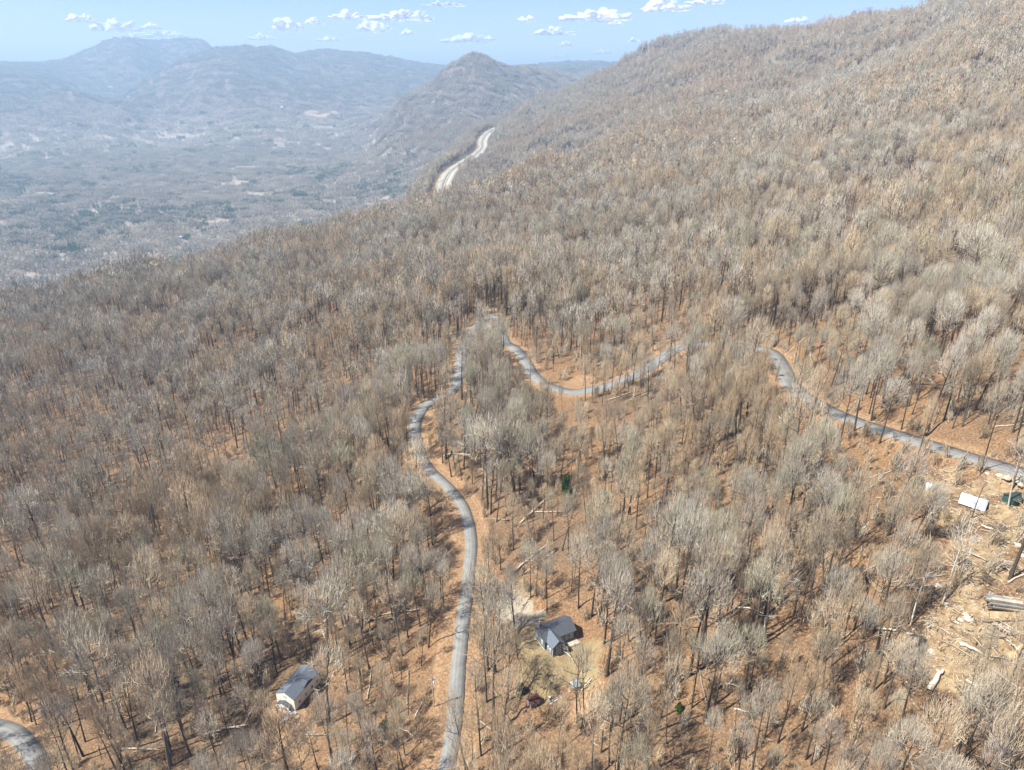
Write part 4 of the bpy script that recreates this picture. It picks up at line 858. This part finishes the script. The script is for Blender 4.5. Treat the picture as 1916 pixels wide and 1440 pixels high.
def charcoal_house():
    h = empty('house', PAD_HOUSE, math.radians(27)); h.scale = (.70, .70, .70); tag(h, 'charcoal roofed house with front cross gable and white framed windows above the lawn', 'house')
    pbox('foundation', h, CONCR, -6.6, 6.6, -4.1, 4.1, -2.5, .3)
    V, F = gwall(-6.5, 6.5, -4, 4, .3, 4.6, 7.2); put('wall', mesh_from('wall', V, F, DARKSID), h)
    r = put('roof', mesh_from('roof', *gable(-6.5, 6.5, -4, 4, 4.6, 7.25, ov=.6), ROOF), h)
    pbox('chimney', r, BRICKC, -6.2, -5.2, 1.0, 2.2, 5.0, 8.6)
    c = pbox('chimney_cap', r, METAL, -6.0, -5.4, 1.3, 1.9, 8.6, 9.1)
    V, F = gwall(-5.6, -.6, -8.2, -4, .3, 4.6, 6.5, axis='y'); w2 = put('wall', mesh_from('wall', V, F, DARKSID), h)
    put('roof', mesh_from('roof', *gable(-5.6, -.6, -8.2, -1.2, 4.6, 6.75, axis='y', ov=.55), ROOFB), h)
    V, F = join([box(-5.4, -.8, -8.3, -8.22, .3, .42), box(-5.62, -5.42, -8.32, -8.2, .3, 4.7), box(-.78, -.58, -8.32, -8.2, .3, 4.7)]); put('corner_trim', mesh_from('corner_trim', V, F, TRIM), h)
    for x, z in ((1.2, 1.6), (3.1, 1.6), (5.2, 1.6), (1.2, 3.6), (3.1, 3.6), (5.2, 3.6)): window(h, x, -4.02, z, 1.1, 1.3, 0, -1)
    for z in (1.7, 3.9): window(h, -3.1, -8.22, z, 1.7, 1.3, 0, -1)
    for y in (-6.6, -5): window(h, -5.62, y, 2, .9, 1.3, -1, 0)
    for y in (-2, 2): window(h, -6.52, y, 2.4, 1, 1.3, -1, 0); window(h, 6.52, y, 2.4, 1, 1.3, 1, 0)
    d = pbox('porch_deck', h, DECK, -.5, 7.2, -7.4, -4.05, .05, .3)
    for x in (-.3, 2.2, 4.6, 7.0): pbox('porch_post', h, TRIM, x-.08, x+.08, -7.3, -7.14, .3, 1.4)
    V, F = join([box(-.3, 7, -7.28, -7.18, 1.25, 1.34), box(-.3, 7, -7.28, -7.18, .5, .57)]+[box(-.3+.5*i-.02, -.3+.5*i+.02, -7.25, -7.21, .57, 1.25) for i in range(1, 15) if i not in (5, 10)]); put('railing', mesh_from('railing', V, F, TRIM), h)
    dd = pbox('door', h, SID, 4.0, 4.6, -4.09, -4.03, .3, 1.0); bpy.data.objects.remove(dd)
charcoal_house()

def cottage():
    h = empty('house', PAD_COTTAGE, math.radians(-23)); h.scale = (.80, .80, .80); tag(h, 'pale gabled cottage with long slate roof and small front porch in the lower woods', 'house')
    pbox('foundation', h, CONCR, -4.05, 4.05, -7.05, 7.05, -2.5, .3)
    V, F = gwall(-4, 4, -7, 7, .3, 5.0, 7.0, axis='y'); put('wall', mesh_from('wall', V, F, SID), h)
    r = put('roof', mesh_from('roof', *gable(-4, 4, -6.9, 7, 5.0, 7.05, axis='y', ov=.1), ROOFB), h)
    V, F = gable(1.2, 4.0, -1.2, 3.0, 5.8, 6.6, axis='x', ov=.2); put('dormer_roof', mesh_from('dormer_roof', V, F, ROOF), r)
    pbox('vent_pipe', r, METAL, -1.6, -1.4, 1, 1.2, 6.3, 7.1)
    # front porch with its own gable
    V, F = gwall(-2.6, 2.6, -9.0, -8.7, 2.1, 2.3, 3.3, axis='y'); put('porch_gable', mesh_from('porch_gable', V, F, SID), h)
    put('porch_roof', mesh_from('porch_roof', *gable(-2.6, 2.6, -8.65, -7.2, 2.3, 3.35, axis='y', ov=.15), ROOF), h)
    pbox('porch_deck', h, DECK, -2.7, 2.7, -9.1, -7.06, -.1, .25)
    for x in (-2.5, -.9, .9, 2.5): pbox('porch_post', h, TRIM, x-.2, x+.2, -9.0, -8.7, .25, 2.1)
    window(h, -1.5, -7.02, 1.5, 1.2, 1.3, 0, -1); window(h, 0, -7.02, 5.3, .9, .9, 0, -1)
    dd = pbox('door', h, DARKSID, .6, 1.55, -7.1, -7.02, .3, 2.35); pbox('handle', dd, METAL, .68, .76, -7.14, -7.1, 1.2, 1.34)
    for y in (-4.5, -1, 2.5, 5.4): window(h, -4.02, y, 2.2, 1, 1.3, -1, 0); window(h, 4.02, y, 2.2, 1, 1.3, 1, 0)
    s = pbox('step', h, CONCR, -1, 1, -9.8, -9.15, -.5, -.15)
cottage()

def shed():
    h = empty('shed', PAD_SHED, math.radians(32)); h.scale = (.72, .72, .72); tag(h, 'small dark red roofed shed beside a dark green cedar', 'shed')
    V, F = gwall(-1.9, 1.9, -1.4, 1.4, -.6, 2.1, 3.0); put('wall', mesh_from('wall', V, F, plain('shed_boards', (.2, .17, .15), .9)), h)
    put('roof', mesh_from('roof', *gable(-1.9, 1.9, -1.4, 1.4, 2.1, 3.05, th=.1, ov=.35), RED), h)
    d = pbox('door', h, DECK, -.5, .5, -1.48, -1.42, -.1, 1.8); pbox('handle', d, METAL, .3, .38, -1.53, -1.48, .8, 1.0); window(h, 1.2, -1.42, 1.2, .6, .6, 0, -1)
shed()
def hut():
    h = empty('hut', PAD_LEAN, math.radians(20)); h.scale = (.75, .75, .75); tag(h, 'little pale blue roofed hut with timber edging at the lawn corner', 'hut')
    pbox('wall', h, METAL, -1.2, 1.2, -1.0, 1.0, -.6, 1.6)
    pbox('roof', h, plain('pale_blue_sheet', (.34, .40, .43), .5, .4, .08), -1.5, 1.5, -1.3, 1.3, 1.62, 1.7, rot=(.12, 0, 0)); pbox('door', h, DARKSID, -.4, .4, -1.06, -1.01, -.5, 1.3)
    for i, (u0, v0, u1, v1, lab) in enumerate([(1088,1292,1107,1270,'timber edging rail between hut and lawn, uphill one'),(1048,1307,1068,1293,'double timber rail on the bank below the hut'),(1030,1318,1046,1308,'short timber rail beside the white post near the shed')]):
        p, q = at(u0, v0), at(u1, v1); L = (q-p).length; yaw = math.atan2(q.y-p.y, q.x-p.x); t = empty('timber_rail', p, yaw); tag(t, lab, 'timber rail')
        dz = math.atan2(q.z-p.z, math.hypot(q.x-p.x, q.y-p.y)); a = pbox('rail', t, WOODP, 0, L, -.12, .12, .05, .3, rot=(0, -dz, 0)); b = pbox('rail', t, WOODG, 0, L, .5, .74, .02, .26, rot=(0, -dz, 0))
hut()
def small_things():
    p = at(1028, 1312); t = empty('garden_post', p); tag(t, 'white post standing beside the dark red shed', 'post'); pbox('post', t, TRIM, -.18, .18, -.18, .18, -.3, 1.5, bevel=.04); pbox('cap', t, TRIM, -.26, .26, -.26, .26, 1.5, 1.6)
    p = at(1040, 1287); t = empty('picnic_table', p, .4); tag(t, 'dark wooden picnic table on the worn lawn', 'table'); pbox('tabletop', t, WOODD, -1, 1, -.4, .4, .68, .75)
    for s in (-1, 1): pbox('bench', t, WOODD, -1, 1, s*.75-.13, s*.75+.13, .4, .46); pbox('leg', t, WOODD, s*.75-.05, s*.75+.05, -.7, .7, .1, .2); pbox('leg', t, WOODD, s*.75-.05, s*.75+.05, -.05, .05, .2, .68)
    p = at(1737, 913); t = empty('water_tank', p); tag(t, 'small white tank on the dirt beyond the trailer', 'tank')
    g = Geo(); g.tube([Vector((0, 0, -.1)), Vector((0, 0, .15)), Vector((0, 0, 1.2)), Vector((0, 0, 1.45)), Vector((0, 0, 1.5))], [.8, .85, .85, .55, .05], 16); put('tank_body', g.mesh('tank_body', WHITEP), t)
    g = Geo(); g.tube([Vector((0, 0, 1.45)), Vector((0, 0, 1.62))], [.22, .2], 10); put('lid', g.mesh('lid', TYRE), t)
    # utility pole on the downhill verge
    p = at(812, 1322); t = empty('utility_pole', p, .25); tag(t, 'wooden utility pole with white transformer on the downhill verge of the road', 'utility pole')
    g = Geo(); g.tube([Vector((0, 0, -1)), Vector((0, 0, 10.5))], [.17, .12], 8); put('pole', g.mesh('pole', WOODG), t); pbox('crossarm', t, WOODG, -1.2, 1.2, -.07, .07, 9.6, 9.75)
    g = Geo(); g.tube([Vector((.35, 0, 8.2)), Vector((.35, 0, 9.2)), Vector((.35, 0, 9.25))], [.26, .26, .05], 10); put('transformer', g.mesh('transformer', WHITEP), t)
    for x in (-1.05, -.4, .4, 1.05): pbox('insulator', t, TRIM, x-.05, x+.05, -.05, .05, 9.76, 9.95)
    # tarps and boxes in front of the cottage
    for (u, v, w, d, hh, yaw, mat, nm, lab) in [(536,1344,1.9,1.4,.35,.5,WHITEP,'tarp_bundle','white tarp bundle on the leaf litter in front of the cottage, nearer one'),(547,1333,2.1,1.2,.3,-.3,WHITEP,'tarp_bundle','white tarp bundle nearest to the cottage porch'),(556,1342,1.3,1.1,.5,.2,plain('tan_sack', (.6, .45, .34)),'sack','pinkish tan sack beside the white tarps by the cottage'),(535,1332,1.2,1.0,.6,.1,plain('pink_tub', (.5, .28, .26)),'tub','dull red tub between porch and tarps')]:
        p = at(u, v); bm = bmesh.new(); bmesh.ops.create_icosphere(bm, subdivisions=3, radius=1)
        for q in bm.verts:
            n_ = float(fbm(np.array([q.co.x*2+u]), np.array([q.co.y*2+q.co.z]), 3, 3)[0]); q.co *= .75+.5*n_; q.co.x *= w*.6; q.co.y *= d*.6; q.co.z = max(q.co.z, -.2)*hh
        me = bpy.data.meshes.new(nm); bm.to_mesh(me); bm.free(); me.materials.append(mat); tag(put(nm, me, loc=p+Vector((0, 0, .05)), rot=(0, 0, yaw)), lab, nm.replace('_', ' '))
small_things()

def trailer():
    p, q = at(1792, 946), at(1842, 962); yaw = math.atan2(q.y-p.y, q.x-p.x)
    t = empty('box_trailer', PAD_TRAILER, yaw); t.scale = (.74, .74, .74); tag(t, 'white box trailer parked on the dirt below the upper road', 'trailer')
    L, W, H = 7.6, 2.6, 2.7
    b = pbox('body', t, WHITEP, -L/2, L/2, -W/2, W/2, .6, .6+H, bevel=.08)
    V, F = join([box(-L/2+.4+.8*i, -L/2+.44+.8*i, -W/2-.02, -W/2+.01, .75, .5+H) for i in range(9)]); put('side_ribs', mesh_from('side_ribs', V, F, WHITEP), t)
    V, F = join([box(-L/2-.03, L/2+.03, -W/2-.04, -W/2, .6+H-.1, .6+H+.03), box(-L/2-.03, L/2+.03, W/2, W/2+.04, .6+H-.1, .6+H+.03), box(-L/2-.03, L/2+.03, -W/2-.05, -W/2, .56, .68)]); put('edge_trim', mesh_from('edge_trim', V, F, TRIM), t)
    for s in (-1, 1): d = pbox('door', t, WHITEP, L/2+.0, L/2+.05, .02 if s > 0 else -W/2+.06, W/2-.06 if s > 0 else -.02, .7, .5+H); pbox('handle', d, METAL, L/2+.05, L/2+.09, s*.15-.03, s*.15+.03, 1.2, 2.2)
    for x in (-.6, .6):
        for s in (-1, 1):
            g = Geo(); y = s*(W/2-.1); g.tube([Vector((x, y-.13, .38)), Vector((x, y-.12, .38)), Vector((x, y+.12, .38)), Vector((x, y+.13, .38))], [.28, .38, .38, .28], 18); w = put('wheel', g.mesh('wheel', TYRE), t)
            g = Geo(); g.tube([Vector((x, y+s*.1, .38)), Vector((x, y+s*.145, .38)), Vector((x, y+s*.15, .38))], [.2, .2, .02], 12); put('rim', g.mesh('rim', METAL), w)
    pbox('tongue', t, METAL, -L/2-1.3, -L/2, -.08, .08, .45, .6)
trailer()
def dark_shed():
    t = empty('shed', PAD_DARK, math.radians(12)); t.scale = (.75, .75, .75); tag(t, 'dark green shed half cut by the edge of the picture, uphill of the trailer', 'shed')
    m = plain('dark_green_metal', (.03, .075, .065), .5, .4, .2, 1.5)
    V, F = gwall(-2.6, 2.6, -1.9, 1.9, -.5, 2.4, 3.1); put('wall', mesh_from('wall', V, F, m), t); put('roof', mesh_from('roof', *gable(-2.6, 2.6, -1.9, 1.9, 2.4, 3.15, th=.1, ov=.3), plain('dark_roof_sheet', (.04, .055, .055), .6)), t)
    pbox('door', t, TYRE, -.6, .6, -1.96, -1.92, -.1, 1.9); window(t, 1.8, -1.92, 1.4, .7, .7, 0, -1)
dark_shed()
def piles():
    rng = random.Random(8)
    # heap of grey lumber: every board its own piece
    p, q = at(1846, 1128), at(1914, 1126); yaw = math.atan2(q.y-p.y, q.x-p.x); L = (q-p).length
    t = empty('lumber_pile', at(1880, 1128), yaw); tag(t, 'long grey lumber pile stacked on the dirt beside the clearing track', 'lumber pile')
    for j in range(4):
        for i in range(7):
            V, F = box(-L/2+rng.uniform(-.7, .7), L/2+rng.uniform(-.7, .7), -.19, .19, 0, .26); me = mesh_from('plank', V, F, rng.choice((WOODG, WOODD, GREYB, GREYB)))
            put('plank', me, t, loc=(rng.uniform(-.3, .3), -1.9+i*.42+j*.05, -.2+j*.29), rot=(0, 0, rng.gauss(0, .02)))
    # slash heaps
    for (u, v, n, r, lab) in [(1808,1062,70,3.4,'dark slash heap of cut branches above the clearing'),(1850,1085,45,2.6,'slash heap reaching from the heap to the lumber pile'),(272,800,60,3.2,'tangle of broken grey branches in the gap on the lower slope'),(1716,1238,45,2.4,'brush heap at the downhill rim of the dirt clearing'),(1740,1170,30,2.2,'dark brush heap above the dirt clearing'),(1850,1290,40,2.6,'brush heap beside the long pale log in the clearing'),(1560,1015,40,2.4,'brown brush heap in the thin woods below the upper road'),(1895,1060,60,3.4,'slash heap right at the picture edge above the lumber pile'),(1870,990,45,2.6,'slash heap on the bank just below the trailer'),(1890,1180,60,3.2,'slash heap below the lumber pile by the picture edge'),(1830,1300,55,3,'slash heap around the low end of the long pale log'),(1765,1000,45,2.6,'slash heap downhill of the trailer in thin trees')]:
        o = at(u, v); g = Geo()
        for k in range(n):
            a = rng.uniform(0, 6.28); d = Vector((math.cos(a), math.sin(a), rng.uniform(-.1, .45))); c = Vector((rng.gauss(0, r*.45), rng.gauss(0, r*.3), rng.uniform(0, .8))); l = rng.uniform(1, 3.2); g.tube([c-d*l*.5, c+rv(rng)*.15, c+d*l*.5], [.09, .07, .025], 5)
        ob = put('slash_heap', g.mesh('slash_heap', WOODG if k % 2 else WOODD), loc=o); tag(ob, lab, 'brush heap', 'heaps of cut branches', 'stuff')
    # half buried black culvert pipe
    o = at(1738, 1100); g = Geo(); P = [Vector((-3+i*.6, -.5*math.sin(i/10*3.1)*1.2, .5)) for i in range(11)]; g.tube(P, [.42]*11, 14); t = put('culvert_pipe', g.mesh('culvert_pipe', TYRE), loc=o, rot=(0, 0, -.15)); tag(t, 'curved black culvert pipe lying among brush above the clearing', 'pipe')
GREYB = plain('grey_board', (.20, .205, .20), .85, .2, .2, 2)
piles()
def boulder(u, v, r, lab, flat=.6, mat=None):
    r *= .62
    p = at(u, v); rng = random.Random(int(u+v*3)); bm = bmesh.new(); bmesh.ops.create_icosphere(bm, subdivisions=3, radius=1)
    for q in bm.verts:
        d = q.co.copy(); n_ = float(fbm(np.array([d.x*1.4+u+d.z]), np.array([d.y*1.4+v-d.z]), 13, 3)[0]); q.co *= .6+.8*n_
        q.co = Vector((round(q.co.x*4)/4*.35+q.co.x*.65, round(q.co.y*4)/4*.35+q.co.y*.65, q.co.z*flat))*r
    me = bpy.data.meshes.new('boulder'); bm.to_mesh(me); bm.free(); me.materials.append(mat or STONE); tag(put('boulder', me, loc=p+Vector((0, 0, r*.12)), rot=(0, 0, rng.uniform(0, 3))), lab, 'boulder', 'pale boulders of the cleared ground')
for a in [(1848,887,.9,'pale boulder below the upper road, first of the row'),(1870,889,1.2,'pale yellowish boulder below the upper road, second of the row'),(1884,896,1.5,'long white boulder below the upper road, third of the row'),(1900,901,1.2,'white boulder below the upper road, fourth of the row'),(1909,910,1.3,'yellow boulder nearest to the dark green shed'),(1717,1200,1.5,'flat grey boulder beside the thick log at the clearing edge'),(1742,1219,1.1,'pale slab on the downhill rim of the dirt clearing'),(1790,1164,.8,'pale rock, nearest of the small rock ring'),(1797,1160,.9,'pale rock in the middle of the small rock ring'),(1812,1158,1.3,'largest grey rock of the small ring'),(1806,1150,.9,'rock at the back of the small ring'),
          (1757,1098,1.2,'round grey boulder above the black pipe'),(1772,1132,1.0,'mossy boulder at the foot of the leaning snag'),(1800,1205,1.0,'pale rock at the end of the cut white log'),(1840,1243,.8,'white rock under twin trunks in the clearing'),(1882,1240,1.0,'pinkish upright stone uphill of the clearing'),(1905,1020,1.3,'pale boulder on the yellow bank above the lumber pile'),(1912,1040,1.1,'lower pale boulder on the yellow bank'),(1755,1255,.7,'dark root clod stone by the big broken white log'),(1780,958,.7,'small pale rock by the trailer tongue'),(1765,950,.6,'smallest pale rock downhill of the trailer'),(975,1118,.8,'pale yellow rock above the gravel yard'),(988,1124,.6,'small pale rock beside the one above the gravel yard'),(1002,1196,.5,'small rock by the house wall')]:
    boulder(*a)
def debris():
    """chips, stones and sticks strewn over the cleared ground"""
    rng = np.random.default_rng(3); V = []; F = []; mi = []
    for (u, v, r, k) in PATCH:
        if k != 'dirt' : continue
        c = at(u, v)
        for i in range(int(110*r/6)):
            a = rng.uniform(0, 6.28); d = r*1.5*math.sqrt(rng.uniform()); x, y = c.x+d*math.cos(a), c.y+d*math.sin(a); z = gz(x, y) if i % 6 == 0 or True else c.z
            b0 = len(V)
            if rng.random() < .55:
                s = rng.uniform(.08, .28); pts = rng.normal(0, 1, (6, 3)); base_ = np.array([(1, 0, 0), (-1, 0, 0), (0, 1, 0), (0, -1, 0), (0, 0, .7), (0, 0, -.5)])+pts*.2
                V += (base_*s+[x, y, z+.05]).tolist(); F += [(b0+p, b0+q, b0+w) for p, q, w in ((0, 2, 4), (2, 1, 4), (1, 3, 4), (3, 0, 4), (2, 0, 5), (1, 2, 5), (3, 1, 5), (0, 3, 5))]; mi += [0]*8
            else:
                L = rng.uniform(.5, 2.0); t = rng.uniform(0, 3.14); w = rng.uniform(.03, .07); dx, dy = math.cos(t)*L/2, math.sin(t)*L/2; nx, ny = -math.sin(t)*w, math.cos(t)*w; h0, h1 = rng.uniform(.05, .5, 2)
                V += [[x-dx+nx, y-dy+ny, z+h0], [x-dx-nx, y-dy-ny, z+h0], [x-dx, y-dy, z+h0+w*1.6], [x+dx+nx, y+dy+ny, z+h1], [x+dx-nx, y+dy-ny, z+h1], [x+dx, y+dy, z+h1+w*1.6]]
                F += [(b0, b0+3, b0+5), (b0, b0+5, b0+2), (b0+1, b0+2, b0+5), (b0+1, b0+5, b0+4), (b0, b0+1, b0+4), (b0, b0+4, b0+3)]; mi += [1 if rng.random() < .3 else (3 if rng.random() < .35 else 2)]*6
    me = mesh_from('debris', np.array(V), np.array(F), [STONE, WOODP, WOODD, WOODG], midx=mi); tag(put('debris', me), 'stones, chips and sticks strewn over the cleared dirt', kind='stuff')
debris()

# ------------------------------------------------------------------ far houses and fields
def far_house(u, v, w, d, h, roof, lab, R=None):
    p = at(u, v); t = empty('house', p, random.Random(u).uniform(0, 3)); tag(t, lab, 'house', 'far houses in the haze')
    V, F = gwall(-w/2, w/2, -d/2, d/2, -3, h, h+d*.28); put('wall', mesh_from('wall', V, F, TRIM), t); put('roof', mesh_from('roof', *gable(-w/2, w/2, -d/2, d/2, h, h+d*.29, th=.3, ov=.6), roof), t)
LR = plain('light_roof', (.62, .62, .62), .6)
for a in [(376,283,46,22,9,LR,'white building beside a dark conifer in the upper valley'),(340,349,24,14,7,LR,'pale building in the middle of the valley pines'),(303,216,40,20,10,ROOFB,'dark roofed house on the low foothill'),(206,163,34,20,9,LR,'pale house on the shoulder of the left foothill'),(48,178,26,16,8,LR,'pale house low on the far left range'),(527,200,22,14,7,LR,'small white house at the foot of the long ridge'),(686,184,26,16,7,LR,'white house on the slope facing the cone peak'),(602,254,26,14,7,LR,'white house on the valley floor before the cone peak'),(814,193,36,18,8,LR,'wide pale roofed house on the flank of the cone peak'),(560,416,20,11,6,LR,'low pale house nearest to the crest'),(337,446,24,10,5,LR,'white house just beyond the crest'),(580,381,14,9,5,LR,'small white house between valley pines and the crest'),
          (1396,74,26,14,6,LR,'pale roofed cabin below the ridge line'),(1463,66,16,10,5,ROOF,'dark cabin just under the ridge line'),(548,334,22,13,6,LR,'pale house beside the tall pine clump'),(130,232,30,16,7,LR,'pale house at the upper edge of the valley'),(555,400,12,8,5,LR,'tiny white shed near the low pale house')]:
    far_house(*a)
FLD = plain('pale_field', (.33, .26, .19), .95, .1, .12, .02)
for (fx, fy, rx_, ry_, lab) in FIELDW:
    n = 40; m_ = 6; ang = np.linspace(0, 6.283, n, endpoint=False); rr = 1+.2*np.sin(3*ang+fx)+.1*np.sin(7*ang)
    V = [(fx, fy, gz(fx, fy)+1.5)]; F = []
    for k in range(1, m_+1):
        xs = fx+rx_*rr*np.cos(ang)*k/m_; ys = fy+ry_*rr*np.sin(ang)*k/m_; V += list(zip(xs, ys, ground(xs, ys)+1.5))
    F = [(0, i+1, (i+1) % n+1) for i in range(n)]+[(1+(k-1)*n+i, 1+k*n+i, 1+k*n+(i+1) % n, 1+(k-1)*n+(i+1) % n) for k in range(1, m_) for i in range(n)]
    tag(put('field', mesh_from('field', V, F, FLD)), lab, kind='structure')
print('DONE trees', len(X), 'individual', len(IND))
